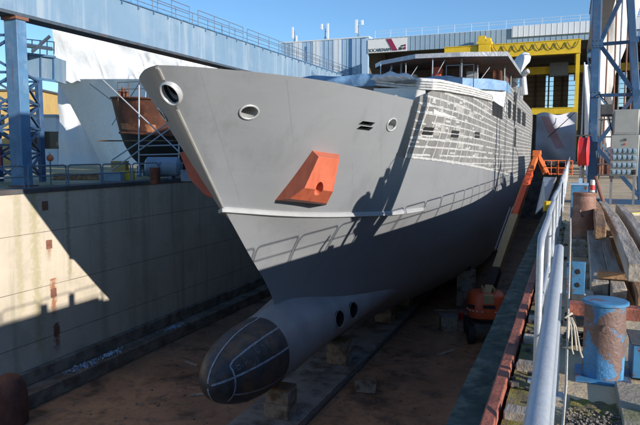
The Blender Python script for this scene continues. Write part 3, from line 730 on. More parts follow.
# rusted crane rail on the dock edge
cr = thing('crane_rail', 'rusty red steel rail running along the right dock edge', 'rail', (-.43, 2, -.13))
c = MB(); pts = [-2+.75*i for i in range(152)]
c.bx(-.475, -.385, -4, 110, -.03, .06); c.bx(-.445, -.415, -4, 110, -.1, -.03); c.bx(-.50, -.36, -4, 110, -.128, -.1)
c.build('rail', M['rustrail'], cr, bevel=.012)
Y = .9; cl0 = None
while Y < 40:
    if cl0 is None: c = MB(); c.bx(-.495, -.365, Y, Y+.07, -.10, -.02); cl0 = c.build('clamp', M['cope'], cr); ya = Y
    else: o = copy_tree(cl0, (0, Y-ya, 0), parent=cr, ch=[])
    Y += .62+.05*math.sin(Y*3)
# mossy strip with sleepers between rail and railing
mo = MB()
def mos(u, v):
    Y = .5+16*u; return Vector((-.36+.27*v, Y, .004+.012*abs(math.sin(Y*5.3+v*4)*math.sin(Y*1.7))+.004*math.sin(v*11+Y*9)))
mo.grid(mos, 140, 8); tag(mo.build('moss', M['moss']), kind='stuff')
for i in range(14):
    y = 2.6+i*.82+.1*math.sin(i*2.3)
    s_ = MB(); s_.box((-.235, y, .035), (.23, .13, .07), rz=R(random.uniform(-6, 6)))
    o = tag(s_.build('sleeper', M['timber'], loc=None, bevel=.01), 'dark short timber sleeper between the rusty rail and the railing', 'sleeper', 'sleepers along the dock edge')
db = MB()
for _ in range(130):
    y = 2+16*random.random(); x = random.uniform(-.36, -.03); r_ = random.uniform(.008, .03)
    db.box((x, y, r_*.6+.012), (r_*2, r_*1.6, r_*1.2), rz=random.random()*3, m=0)
tag(db.build('rubble', M['gravel']), kind='stuff')

# ------------------------------------------------------------------ keel blocks
def blk(x, y, z, d, label, top=False):
    t = thing('keel_block', label, 'keel block', (x, y, z), 'keel blocks under the ship')
    b_ = MB(); b_.box((0, 0, d[2]/2), d); b_.build('block', M['block'], t, local=True, bevel=.03)
    if top: p_ = MB(); p_.box((0, 0, d[2]+.045), (d[0]*.96, d[1]*.96, .09)); p_.build('wood_pad', M['wood_pad'], t, local=True, bevel=.01)
    return t
for i, (y, nm) in enumerate(((23.3, 'under the bulb nose, nearest the viewer'), (30.6, 'second in the row behind the bulb'), (39.5, 'third in the row, beside orange mark'), (44.6, 'fourth in the row, deep in shade'))):
    blk(-11.25, y, -9.52, (1.15, .95, .62), 'lower pale concrete keel block '+nm)
    blk(-11.25+.03, y, -8.9, (1.1, .92, .60), 'upper stained keel block with wood pad '+nm, True)
pm = MB(); pm.bx(-10.69, -10.66, 39.2, 39.6, -8.75, -8.5); 
for i, y in enumerate((50, 55.5, 61)):
    blk(-11.25, y, -9.52, (1.15, .95, 1.2), 'stained keel block in the dark row far under the hull'); kb = [o for o in bpy.data.objects if o.get('category') == 'keel block'][-1]
bpy.data.objects['keel_block.005'].name = 'keel_block.005'
tag(pm.build('orange_marker', M['lift_red']), 'small orange marker on the third keel block', 'marker')

def crate(name, label, cat, c, d, m, rz=0, bev=.03):
    t = thing(name, label, cat, (c[0], c[1], c[2])); b_ = MB(); b_.box((0, 0, d[2]/2), d, rz); b_.build('body', m, t, local=True, bevel=bev); return t
t = crate('steel_cabinet', 'tall grey-brown steel cabinet standing on the dock floor behind the lift', 'cabinet', (-6.95, 46.3, -9.6), (1.35, .9, 2.65), M['block'], R(8))
c = MB(); c.box((.02, -.52, 1.55), (.5, .03, .8), R(8)); c.build('panel', M['greysteel'], t, local=True)
c = MB(); c.cyl((.1, 0, 2.65), (.1, 0, 3.1), .22, .18, 12); c.build('cap', M['dark'], t, local=True)
t = crate('steel_box', 'low grey steel box on the dock floor left of the lift', 'box', (-6.95, 39.2, -9.6), (1.05, .8, .95), M['block'], R(20))
c = MB(); c.box((0, 0, .97), (1.1, .85, .05), R(20)); c.build('lid', M['greysteel'], t, local=True)
t = crate('loose_block', 'single stained concrete block lying alone on the open dock floor', 'concrete block', (-8.75, 27.5, -9.6), (1.05, .8, .62), M['block'], R(14), .05)
c = MB(); c.box((0, 0, .65), (1.02, .76, .06), R(14)); c.build('wood_pad', M['wood_pad'], t, local=True)
t = thing('paint_pot', 'small red paint pot on the dock floor beside the cabinet', 'pot', (-6.6, 42.2, -9.6))
c = MB(); c.cyl((0, 0, 0), (0, 0, .42), .2, .2, 16); c.build('pot', M['red'], t, local=True); c = MB(); c.tube([(.2*math.cos(a), 0, .42+.2*math.sin(a)) for a in np.linspace(0, math.pi, 9)], .012, 6); c.build('handle', M['greysteel'], t, local=True)
# steel rail in the floor right of the keel strip
c = MB(); c.bx(-10.02, -9.86, 19, 110, -9.6, -9.50); tag(c.build('floor_rail', M['cope']), 'dark steel rail in the dock floor beside the keel strip', 'rail')
m_ = MB()
for _ in range(700):
    x = random.uniform(-21.5, -1.2); y = random.uniform(17.5, 60)
    if -13 < x < -9.7: continue
    r_ = random.uniform(.012, .05)*(1+.02*(y-17)); m_.box((x, y, -9.6+r_*.35), (r_*2.4, r_*1.7, r_*.7), rz=random.random()*3)
tag(m_.build('floor_debris', M['ledge']), kind='stuff')
for i, (x, y, L_, w_, a_) in enumerate(((-15.5, 24.2, 1.6, .18, 35), (-18.6, 27.5, 1.1, .14, -20), (-6.2, 34.5, 1.4, .2, 60), (-8.0, 44.0, 1.7, .16, 15))):
    c = MB(); c.box((x, y, -9.555), (L_, w_, .07), rz=R(a_)); tag(c.build('plank_offcut', M['timber'], bevel=.008), ('short plank left of the bulb on the dock floor', 'plank piece near the foot of the left dock wall', 'plank lying in front of the boom lift wheels', 'plank beside the tall cabinet on the dock floor')[i], 'plank')
# litter along the footing
for p0, w_ in (((-22.2, 23.4, -8.92), 1.0), ((-22.25, 25.4, -8.92), .7), ((-22.1, 31.0, -8.92), .8)):
    m_ = MB()
    for _ in range(60):
        q = Vector(p0)+Vector((random.gauss(0, .12), random.gauss(0, w_/2), random.uniform(0, .10)))
        m_.box(q+Vector((0, 0, .03)), (random.uniform(.03, .14), random.uniform(.03, .2), .02), mx=Matrix.Rotation(random.random()*6, 3, Vector((random.random(), random.random(), 1)).normalized()))
    tag(m_.build('scrap_litter', M['clad_lt']), kind='stuff')
fd = thing('rusty_fender', 'rusty rounded steel fender standing at the foot of the left dock wall', 'fender', (-21.5, 18.45, -9.6))
c = MB(); c.lathe([(.0, 0), (.66, 0), (.70, .08), (.70, 1.2), (.64, 1.6), (.48, 1.95), (.25, 2.1), (0, 2.12)], (0, 0, 0), n=28); c.build('body', M['oldfender'], fd, local=True, smooth=60)

# ------------------------------------------------------------------ left crane runway
rb = thing('crane_runway', 'long pale blue crane runway beam high over the left quay, with railing', 'crane beam', (-26, 23.6, 8.45), )
BX0, BX1, BY0, BY1 = -26.4, -25.62, -8, 76
c = MB(); c.bx(BX0, BX1, BY0, BY1, 8.62, 10.92); c.build('web', M['beam'], rb)
c = MB(); c.bx(BX0-.12, BX1+.12, BY0, BY1, 8.45, 8.62); c.build('flange', M['beam_dark'], rb, bevel=.01)
c = MB(); c.bx(BX0-.10, BX1+.10, BY0, BY1, 10.92, 11.0); c.build('flange', M['blue'], rb)
br0 = None
for y in np.arange(BY0+.5, BY1, 1.55):
    if br0 is None: c = MB(); c.bx(BX1+.01, BX1+.1, y, y+.06, 10.70, 10.92); br0 = c.build('bracket', M['blue'], rb); ya = y
    else: copy_tree(br0, (0, y-ya, 0), parent=rb, ch=[])
c = MB()
for y in (9.5, 52.5,): c.bx(BX1, BX1+.03, y, y+.16, 8.62, 10.92)
c.build('splice_plate', M['clad'], rb)
gr = MB(); X_ = BX1+.05
for y0, y1 in ((-6, 38.5), (39.6, 46.3), (47.0, 75.5)):
    for z in (11.55, 12.05): gr.tube([(X_, y0, z), (X_, y1, z)], .028, 6)
    for y in np.arange(y0, y1+.01, (y1-y0)/max(1, round((y1-y0)/2.1))): gr.tube([(X_, y, 11.0), (X_, y, 12.05)], .026, 6)
gr.build('guard_rail', M['oldrail'], rb)
gr = MB()
for y0, y1 in ((-6, 75.5),):
    for z in (11.55, 12.05): gr.tube([(BX0-.05, y0, z), (BX0-.05, y1, z)], .028, 6)
    for y in np.arange(y0, y1, 2.1): gr.tube([(BX0-.05, y, 11.0), (BX0-.05, y, 12.05)], .026, 6)
gr.build('guard_rail', M['oldrail'], rb)
c = MB(); c.tube([at(19, 20, 31.3), at(19, -30, 31.3)], .16, 10); c.build('downpipe', M['rustpipe'], rb)

def lattice(mb, A, B_, z0, z1, n, wd, mid=True, both=True):
    A = Vector(A); B_ = Vector(B_); dz = (z1-z0)/n
    for i in range(n):
        a0 = Vector((A.x, A.y, z0+i*dz)); a1 = Vector((A.x, A.y, z0+(i+1)*dz)); b0 = Vector((B_.x, B_.y, z0+i*dz)); b1 = Vector((B_.x, B_.y, z0+(i+1)*dz))
        mb.bar(a0, b1, wd); 
        if both: mb.bar(b0, a1, wd)
        mb.bar(a1, b1, wd)
lt = thing('crane_tower', 'blue lattice crane tower under the runway beam at the left edge', 'crane tower', (-26, 23.7, 0))
LA, LB, LC, LD = (-26.0, 23.7), (-29.3, 28.2), (-28.9, 22.6), (-31.6, 27.2)
c = MB(); c.bar((LA[0], LA[1], .02), (LA[0], LA[1], 8.42), .84, .60); c.build('column', M['blue'], lt, bevel=.02)
c = MB(); c.bx(LA[0]-.5, LA[0]+.5, LA[1]-.4, LA[1]+.4, 8.30, 8.447); c.build('head_plate', M['rustpipe'], lt)
for (x, y), w_, zt in ((LB, .30, 6.0), (LC, .4, 8.2), (LD, .3, 6.0)):
    c = MB(); c.bar((x, y, .02), (x, y, zt), w_); c.build('column', M['blue_shade'], lt, bevel=.015)
for P, Q in ((LA, LB), (LA, LC), (LC, LD), (LB, LD)):
    c = MB(); lattice(c, P, Q, .3, 7.6 if Q != LB and Q != LD else 5.9, 4, .12); c.build('bracing', M['blue_shade'], lt)
c = MB(); c.bx(-25.9-.5, -25.9+.5, 23.2, 24.2, .0, .09); c.build('base_plate', M['rustpipe'], lt)
for dx in (0, .42):
    pass
lad = MB(); lp = [(-26.55, 22.9), (-26.95, 22.9)]
for x, y in lp: lad.tube([(x, y, 1.0), (x, y, 8.2)], .035, 6)
for z in np.arange(1.2, 8.1, .3): lad.tube([(lp[0][0], lp[0][1], z), (lp[1][0], lp[1][1], z)], .022, 6)
lad.build('ladder', M['redtape'], lt)
xg = thing('access_bridge', 'pale blue box bridge with railing behind the left crane tower', 'access bridge', (-30, 28.6, 6.2))
c = MB(); p0 = at(22, 53, 36.8); p1 = at(55, 57, 36.8); q0 = at(22, 76, 36.8); q1 = at(55, 81, 36.8); dd = Vector((-.37, .93, 0))*1.6
c.add([q0, q1, p1, p0, q0+dd, q1+dd, p1+dd, p0+dd], [(0, 1, 2, 3), (7, 6, 5, 4), (0, 4, 5, 1), (1, 5, 6, 2), (2, 6, 7, 3), (3, 7, 4, 0)]); c.build('girder', M['beam'], xg)
c = MB()
for u in (27, 41, 54): a_ = at(u, 53+(u-22)*.12, 36.75); b_ = at(u, 76+(u-22)*.14, 36.75); c.bar(a_, b_, .1, .06)
c.bar(at(22, 53, 36.7), at(55.5, 57, 36.7), .12); c.bar(at(22, 76.5, 36.7), at(55.5, 81, 36.7), .14); c.build('stiffener', M['blue'], xg)
c = MB()
for dv in (0, 8, 14): c.tube([at(24, 39+dv, 36.8), at(54, 42+dv, 36.8)], .03, 6)
for u in (24, 32, 40, 47, 54): c.tube([at(u, 39+(u-24)*.1, 36.8), at(u, 55, 36.8)], .03, 6)
c.build('guard_rail', M['oldrail'], xg)
c = MB(); c.tube([at(32, 52, 36.4), at(50, 36, 36.4)], .10, 8); c.tube([at(27, 45, 36.4), at(52, 49, 36.4)], .11, 8); c.build('white_pipe', M['white'], xg)

# left quay railing
def rail_section(name, label, L_, h, m, r_=.028, mid=1):
    t = thing(name, label, 'railing', (0, 0, 0), None)
    c = MB(); k = .16
    arc = lambda cy, cz, a0, a1: [(0, cy+k*math.cos(a), cz+k*math.sin(a)) for a in np.linspace(a0, a1, 6)]
    c.tube([(0, 0, 0)]+arc(k, h-k, math.pi, math.pi/2)+arc(L_-k, h-k, math.pi/2, 0)+[(0, L_, 0)], r_, 10)
    c.build('frame', m, t, local=True, smooth=60)
    c = MB(); c.tube([(0, r_*.5, h*.5), (0, L_-r_*.5, h*.5)], r_*.85, 8); c.build('mid_rail', m, t, local=True, smooth=60)
    for y in (0, L_):
        c = MB(); c.box((0, y, .008), (.12, .12, .016)); c.build('foot_plate', m, t, local=True)
    return t
ls = rail_section('quay_railing', 'blue-grey tube railing section along the top of the left dock wall', 2.35, 1.02, M['oldrail'], .035)
lk = kids(ls); ls['group'] = 'railing on the left dock wall'; ls.location = (-23.62, 21.9, .10)
for i in range(1, 12):
    copy_tree(ls, (-23.62, 21.9+i*2.5, .10), R(random.uniform(-1, 1)), ch=lk)
copy_tree(ls, (-23.62, 19.3, .10), 0, ch=lk)
# ------------------------------------------------------------------ left quay: wrapped shelter, trawler, scaffold
wr = thing('wrapped_shelter', 'large shelter wrapped in white plastic sheeting behind the blue tower', 'wrapped ship', tuple(at(110, 165, 66)*1))
wr.location.z = 0
def wsheet(u, v):
    p = at(55+165*u, 81, 66); q = at(55+165*u, 26+24*u, 66); k = math.sin(u*34+2*math.sin(v*7))*.05+math.sin(u*13+v*9)*.10
    p.z = q.z*v+p.z*(1-v); p.z += (1-v)**4*(.10*math.sin(u*41)+.08*math.sin(u*97)-.15*math.sin(u*3.1)) ; p.y -= k+.25*(1-v)**4+.16*(1-v)**1.5*max(0, math.sin(70*u+9*v+4*math.sin(7*u)+2*math.sin(23*u)))**3*(.25+u)+.10*max(0, math.sin(31*(u-.62)-17*v+2*math.sin(11*v)))**6*(u > .45); return p
s_ = MB(); s_.sheet(wsheet, 200, 30, at(100, 80, 52.25)-at(100, 80, 52)); s_.build('upper_wrap', M['wrap'], wr)
def flank(u, v):  # flank angled away from the sun to put shade on the flat lower sheet
    top = at(57+90*u, 79, 68.2-10*u); bot = at(101+42*u, 164.5, 67-11*u); c_ = 4*v*(1-v)
    p = bot.lerp(top, v); p += (at(100, 100, 61)-at(100, 100, 60))*(.8*c_); p.z += 0; p += Vector((.06*math.sin(u*20+v*5), 0, 0)); return p
s_ = MB(); s_.sheet(flank, 30, 24, at(100, 80, 60.2)-at(100, 80, 60)); s_.build('shade_flank_wrap', M['wrap'], wr, smooth=60)
def flank2(u, v):
    top = at(147+40*u, 79, 58.2+10*u); bot = at(143+20*u, 164.5, 56+10*u); return bot.lerp(top, v)
s_ = MB(); s_.sheet(flank2, 12, 10, at(100, 80, 60.2)-at(100, 80, 60)); s_.build('shade_flank_wrap', M['wrap'], wr, smooth=60)
def backs(u, v):
    p = at(58+60*u, 165, 71); q = at(58+60*u, 78, 71); p = p.lerp(q, v); p.y += .15*math.sin(u*20+v*4)+.1*math.sin(v*15); return p
s_ = MB(); s_.sheet(backs, 24, 20, at(100, 80, 66.2)-at(100, 80, 66)); s_.build('end_wrap', M['wrap'], wr)
seam = MB()
for a_, b_ in (((90, 84), (190, 160)), ((140, 82), (112, 125))): seam.tube([at(a_[0], a_[1], 52), at(b_[0], b_[1], 52)], .035, 6)
seam.build('lashing', M['greysteel'], wr)

tr = thing('rusty_trawler', 'small rusty red-brown vessel with black lower hull on the left quay', 'boat', (-31, 40, 0))
e1 = (at(200, 130, 46)-at(120, 130, 46)); e1.z = 0; L1 = e1.length/80; e1.normalize(); e2 = Vector((-e1.y, e1.x, 0))
o_ = at(155, 130, 46); 
def trp(px, w_, z): return Vector((o_.x, o_.y, 0))+e1*((px-155)*L1)+e2*w_+Vector((0, 0, z))
def trw(k, px0, z, wf):
    return None
zs = [(.72, 140, .9), (1.4, 131, 1.6), (2.3, 124, 2.0), (3.15, 120, 2.2), (3.2, 119.9, 2.2), (4.3, 116.5, 2.4), (5.75, 112.5, 2.6)]
TN = 24
lo = MB(); hi = MB()
def trow(z, px0, wf):
    xs = [px0+(240-px0)*(i/TN)**1.4 for i in range(TN+1)]
    return [trp(x, -wf*min(1, ((x-px0)/38)**.55) if x > px0 else 0, z-.25*min(1, (x-px0)/50)) for x in xs], [trp(x, wf*min(1, ((x-px0)/38)**.55) if x > px0 else 0, z-.25*min(1, (x-px0)/50)) for x in xs]
rows = [trow(*r_) for r_ in [(a, b, c_) for a, b, c_ in zs]]
for m_, r0, r1 in ((lo, 0, 3), (hi, 4, 6)):
    for sd in (0, 1):
        vs = [p for r_ in rows[r0:r1+1] for p in r_[sd]]; k = TN+1
        m_.add(vs, [(j*k+i, j*k+i+1, (j+1)*k+i+1, (j+1)*k+i) for j in range(r1-r0) for i in range(TN)])
hi.add(rows[6][0]+rows[6][1], [(i, i+1, TN+1+i+1, TN+1+i) for i in range(TN)])
lo.add(rows[0][0]+rows[0][1], [(i, i+1, TN+1+i+1, TN+1+i) for i in range(TN)])
lo.build('lower_hull', M['trawl_lo'], tr, merge=.002); hi.build('upper_hull', M['trawl'], tr, merge=.002)
bl_ = MB(); bl_.tube([p+e2*-.06 for p in rows[4][0][1:]], .09, 6); bl_.tube([p+e2*-.05+Vector((0, 0, -.02)) for p in rows[6][0][1:]], .08, 6); bl_.build('rubbing_strake', M['trawl'], tr)
gr = MB()
for z in (6.2, 6.7): gr.tube([trp(126, -1.6, z), trp(150, -2.3, z), trp(185, -2.4, z)], .03, 6)
for x, w_ in ((126, -1.6), (138, -2.0), (150, -2.3), (162, -2.35), (174, -2.4), (185, -2.4)): gr.tube([trp(x, w_, 5.4), trp(x, w_, 6.7)], .03, 6)
gr.build('guard_rail', M['cope'], tr)
for x in (123, 127, 131): 
    b_ = MB(); b_.cyl(trp(x, -.6, 5.4), trp(x, -.6, 6.2+.25*(x == 127)), .16, .14, 10); b_.build('bitt', M['trawl'], tr)
bl_ = MB(); bl_.tube([p+e2*-.05+Vector((0, 0, .75)) for p in rows[4][0][2:]], .05, 6); bl_.build('rubbing_strake', M['trawl'], tr)
r4, r6 = rows[4][0], rows[5][0]
for i0, i1 in ((3, 8), (9, 12), (14, 17)):
    pp_ = MB()
    for i in range(i0, i1): pp_.add([r4[i]+e2*-.02+Vector((0, 0, .1)), r4[i+1]+e2*-.02+Vector((0, 0, .1)), (r4[i+1]*.35+r6[i+1]*.65)+e2*-.02, (r4[i]*.35+r6[i]*.65)+e2*-.02], [(0, 1, 2, 3)])
    pp_.build('sunlit_strip', M['sunlit_rust'], tr)
b_ = MB(); b_.box(trp(205, 0, 6.6), (3.2, 3.0, 2.2), rz=math.atan2(e1.y, e1.x)); b_.build('wheelhouse', M['trawl'], tr, bevel=.05)
pl_ = MB(); pl_.box(trp(150, -3.3, 2.55), (5.2, .9, .08), rz=math.atan2(e1.y, e1.x)); tag(pl_.build('work_platform', M['wood_pad']), 'brown plank platform hung beside the rusty vessel', 'platform')
for x in (133, 165): 
    k_ = thing('cradle_stand', 'dark steel cradle stand '+('under the bow of' if x == 133 else 'amidships under')+' the rusty vessel', 'stand', tuple(trp(x+8, 0, 0)))
    b_ = MB(); b_.bar(trp(x+8, -.8, 0), trp(x+8, -.5, .7), .25); b_.bar(trp(x+8, .8, 0), trp(x+8, .5, .7), .25); b_.bar(trp(x+8, -.9, .66), trp(x+8, .9, .66), .25); b_.build('frame', M['blue'], k_)
sc_ = thing('scaffold', 'galvanised tube scaffold with cross braces in front of the rusty vessel', 'scaffold', tuple(trp(160, -5, 0)))
DS = 41
def sp_(u, v, d=DS): p = at(u, v, d); p.z = max(p.z, .02); return p
for u in (139, 179, 203):
    c = MB(); c.tube([sp_(u, 175 if u < 150 else 172), at(u, 85 if u < 150 else (142 if u < 190 else 140), DS)], .05, 8); c.build('standard', M['galv'], sc_)
for v, u0, u1 in ((146, 139, 206), (155, 139, 206), (164, 139, 206)):
    c = MB(); c.tube([at(u0, v, DS-.1), at(u1, v-1.5, DS-.1)], .045, 8); c.build('ledger', M['galv'], sc_)
for a_, b_ in (((103, 80), (196, 168)), ((112, 170), (186, 117)), ((112, 160), (176, 118))):
    c = MB(); c.tube([at(a_[0], a_[1], DS-.25), at(b_[0], b_[1], DS-.25)], .045, 8); c.build('brace', M['galv'], sc_)
tk = thing('tank', 'grey-blue rounded tank on the left quay in front of the rusty vessel', 'tank', tuple(at(163, 166, 39)))
tk.location.z = 0; c = MB(); a_ = at(146, 159, 39); b_ = at(180, 157, 39); a_.z = b_.z = .85
c.tube([a_, a_+(b_-a_)*.06, a_+(b_-a_)*.94, b_], [.45, .62, .62, .45], 20); c.build('shell', M['tank'], tk, smooth=50)
for f in (.25, .75):
    c = MB(); q = a_.lerp(b_, f); c.box((q.x, q.y, .14), (.2, 1.0, .28), rz=R(22)); c.build('saddle', M['oldrail'], tk)
def quaybox(name, label, cat, u, D, d, m, z0=0):
    p = at(u, 170, D); t = thing(name, label, cat, (p.x, p.y, z0)); c = MB(); c.box((0, 0, d[2]/2), d, R(22)); c.build('body', m, t, local=True, bevel=.03)
    c = MB(); c.box((0, 0, d[2]+.03), (d[0]*1.04, d[1]*1.04, .05), R(22)); c.build('lid', m, t, local=True); return t
quaybox('yellow_bin', 'small yellow bin on the left quay under the rusty vessel bow', 'bin', 128, 39, (.7, .6, .55), M['yellow'])
quaybox('pallet_load', 'pale blue pallet load on the left quay left of the scaffold', 'pallet', 112, 38, (1.3, .9, .5), M['tank'])
quaybox('tool_chest', 'brown chest on the left quay beneath the rusty vessel hull', 'chest', 120, 43, (1.0, .8, 1.1), M['ochre'])
quaybox('steel_crate', 'grey steel crate on the left quay near the ship stem', 'crate', 192, 38, (1.2, .9, .6), M['tank'])
quaybox('stacked_planks', 'low brown stack of planks behind the left railing', 'planks', 80, 40, (3.2, .9, .35), M['timber_new'])
dr = thing('oil_drum', 'dark purple-grey drum by the left quay railing before the scaffold', 'drum', tuple(at(155, 178, 35))); dr.location.z = 0
c = MB(); c.lathe([(0, 0), (.29, 0), (.3, .03), (.29, .3), (.31, .32), (.29, .34), (.29, .6), (.31, .62), (.29, .64), (.3, .9), (0, .88)], (0, 0, 0), n=20); c.build('shell', M['trawl'], dr, local=True, smooth=40)
by = thing('buoy', 'round orange buoy behind the left quay railing by the blue tower', 'buoy', tuple(at(50, 158, 34)))
c = MB(); c.lathe([(.19*math.sin(a), -.19*math.cos(a)) for a in np.linspace(0, math.pi, 15)], (0, 0, 0), n=22); c.build('float', M['buoy'], by, local=True, smooth=60)
c = MB(); c.tube([(.06*math.cos(a), 0, .26+.06*math.sin(a)) for a in np.linspace(0, 2*math.pi, 10)], .015, 6); c.build('eye', M['rope'], by, local=True)
c = MB(); pz = by.location.z; c.tube([(0, 0, .17), (0, 0, .22)], .03, 6); c.build('neck', M['buoy'], by, local=True)
bp_ = thing('buoy_post', 'thin grey post holding the orange buoy on the left quay', 'post', (by.location.x, by.location.y, 0)); c = MB(); c.cyl((0, 0, 0), (0, 0, by.location.z-.17), .04, n=8); c.build('post', M['oldrail'], bp_, local=True)
ob = thing('ochre_building', 'ochre building far behind the left crane tower', 'building', tuple(at(40, 153, 95))); ob.location.z = 0
c = MB(); p = at(51, 93, 95); h_ = p.z; c.box((-8.2, 0, h_/2), (18, 10, h_), R(22)); c.build('wall', M['ochre'], ob, local=True)
c = MB(); c.box((-8.2, 0, h_+.15), (18.6, 10.6, .3), R(22)); c.build('roof', M['cope'], ob, local=True)
for i in range(5):
    c = MB(); q = Matrix.Rotation(R(22), 3, 'Z') @ Vector((-7+i*3.2, -5.03, 0)); c.box((-8.2+q.x, q.y, h_*.6), (1.6, .06, 1.8), R(22)); c.build('window', M['glass'], ob, local=True)
# low sheds filling the far left quay
def farshed(label, u0, u1, vtop, D, m):
    a_ = at(u0, 153, D); b_ = at(u1, 153, D); h_ = at((u0+u1)/2, vtop, D).z; t = thing('far_shed', label, 'shed', (a_.x, a_.y, 0)); c = MB(); dx = b_-a_; dx.z = 0; dp = Vector((-dx.y, dx.x, 0)).normalized()*14
    c.prism([(0, 0, 0), tuple(dx), tuple(dx+dp), tuple(dp)], (0, 0, h_)); c.build('wall', m, t, local=True, smooth=0)
    c = MB(); e_ = dx.normalized()*.3; n_ = dp.normalized()*.3
    c.prism([tuple(-e_-n_+Vector((0, 0, h_))), tuple(dx+e_-n_+Vector((0, 0, h_))), tuple(dx+dp+e_+n_+Vector((0, 0, h_))), tuple(dp-e_+n_+Vector((0, 0, h_)))], (0, 0, .3)); c.build('roof', M['clad'], t, local=True, smooth=0)
    for k in range(3):
        c = MB(); q = dx*(.2+.3*k)-dp.normalized()*.03; w_ = dx.normalized(); 
        c.prism([tuple(q-w_*1.2+Vector((0, 0, h_*.35))), tuple(q+w_*1.2+Vector((0, 0, h_*.35))), tuple(q+w_*1.2+Vector((0, 0, h_*.7))), tuple(q-w_*1.2+Vector((0, 0, h_*.7)))], tuple(-dp.normalized()*.03)); c.build('window', M['glass'], t, local=True, smooth=0)
    return t
farshed('pale low shed in front of the ochre building behind the blue tower', 26, 57, 117, 82, M['clad_w'])
farshed('low grey shed far off at the left edge behind the tower', -60, 30, 128, 120, M['shed'])
farshed('long pale shed far behind the trawler and scaffold', 100, 330, 138, 140, M['shed'])
# ------------------------------------------------------------------ halls beyond the dock
hl = thing('shipyard_hall', 'big blue-grey shipyard hall with wide dark opening and sign at the head of the dock', 'hall', (-10, 115, 0))
Yh = 115.0
c = MB(); c.bx(-36.6, 26, Yh, Yh+.5, 20.55, 23.2)
for x in np.arange(-36.4, 26, .9): c.bx(x, x+.08, Yh-.05, Yh, 20.55, 23.2)
c.build('fascia', M['clad'], hl)
c = MB(); c.bx(-10.4, 26, Yh-.35, Yh-.06, 21.65, 23.55); 
for x in np.arange(-10.2, 26, .9): c.bx(x, x+.06, Yh-.39, Yh-.35, 21.65, 23.55)
c.build('white_fascia', M['clad_w'], hl)
c = MB(); c.bx(-37.8, -36.6, Yh-.1, Yh+.6, 0, 23.2); c.build('pier', M['clad_lt'], hl)
c = MB(); c.bx(-38.0, 26, Yh+.5, 170, 23.0, 23.35); c.build('roof', M['clad_w'], hl)
c = MB(); c.bx(-37.8, -37.2, Yh+.6, 170, 0, 23.0); c.build('side_wall', M['interior'], hl)
c = MB(); c.bx(25.4, 26, Yh+.6, 170, 0, 23.0); c.build('side_wall', M['interior'], hl)
c = MB()
xs = [-37.2, -19, -17.6, -13.2, -11.8, -6.55, -4.75, -1.3, .55, 3.6, 4.9, 10, 11.5, 25.4]
for i in range(0, len(xs)-1, 2): c.bx(xs[i], xs[i+1], 165, 165.4, 0, 23)
for i in range(1, len(xs)-2, 2): c.bx(xs[i], xs[i+1], 165, 165.4, 0, 12.6); c.bx(xs[i], xs[i+1], 165, 165.4, 20.6, 23)
c.build('back_wall', M['backwall'], hl)
c = MB()
for z in np.arange(11, 21, 1.15): c.bx(-37, 25, 164.8, 164.9, z, z+.12)
for x in np.arange(-37, 25, 3.1): c.bx(x, x+.35, 164.5, 164.98, 0, 23)
c.build('wall_girt', M['interior'], hl)
for y in np.arange(120, 165, 9): 
    c = MB(); c.bx(-37, 25.3, y, y+.5, 21.2, 22.8); c.build('roof_truss', M['interior'], hl)
for x in (-37, -36.2, 24.6):
    pass
sg_ = thing('hall_sign', 'white sign board with dark lettering and crimson slash on the hall fascia', 'sign', (-33, Yh-.2, 20.5))
c = MB(); c.bx(-36.6, -29.05, Yh-.22, Yh-.08, 20.5, 22.95); c.build('board', M['sign'], sg_)
c = MB(); c.prism([(-33.0, Yh-.25, 22.9), (-32.0, Yh-.25, 22.9), (-30.75, Yh-.25, 20.7), (-31.75, Yh-.25, 20.7)], (0, -.05, 0)); c.build('slash', M['crimson'], sg_, smooth=0)
def text(body, size, x, y, z, m, par, name, sx=1.0, rz=0, ext=.02):
    cu = bpy.data.curves.new(name, 'FONT'); cu.body = body; cu.size = size; cu.extrude = ext; cu.align_x = 'LEFT'
    o = bpy.data.objects.new(name, cu); COL.objects.link(o); bpy.context.view_layer.update()
    me = bpy.data.meshes.new_from_object(o.evaluated_get(bpy.context.evaluated_depsgraph_get())); bpy.data.objects.remove(o)
    o = bpy.data.objects.new(name, me); COL.objects.link(o); me.materials.clear(); me.materials.append(m); o.parent = par
    o.rotation_euler = (R(90), 0, rz); o.scale = (sx, 1, 1); o.location = Vector((x, y, z))-Vector(par.location); return o
text('SOCARENAM', .86, -36.45, Yh-.26, 20.68, M['ink'], sg_, 'lettering', .86)
c = MB(); c.prism([(-30.55, Yh-.25, 20.75), (-30.0, Yh-.25, 20.75), (-29.85, Yh-.25, 21.15), (-30.4, Yh-.25, 21.3)], (0, -.05, 0)); c.prism([(-30.1, Yh-.25, 21.35), (-29.7, Yh-.25, 21.35), (-29.7, Yh-.25, 21.6), (-30.1, Yh-.25, 21.6)], (0, -.05, 0)); c.build('emblem', M['ink'], sg_, smooth=0)
c = MB(); c.prism([(-29.75, Yh-.25, 20.8), (-29.2, Yh-.25, 20.8), (-29.2, Yh-.25, 21.3), (-29.65, Yh-.25, 21.2)], (0, -.05, 0)); c.prism([(-29.6, Yh-.25, 21.4), (-29.2, Yh-.25, 21.4), (-29.2, Yh-.25, 21.7), (-29.6, Yh-.25, 21.7)], (0, -.05, 0)); c.build('emblem', M['crimson'], sg_, smooth=0)
gr = MB()
for z in (24.2, 24.7): gr.tube([(-35.5, Yh+1, z), (26, Yh+1, z+.2)], .035, 6)
for x in np.arange(-35.5, 26, 3): gr.tube([(x, Yh+1, 23.3), (x, Yh+1, 24.8)], .03, 6)
gr.build('roof_railing', M['clad_w'], hl)

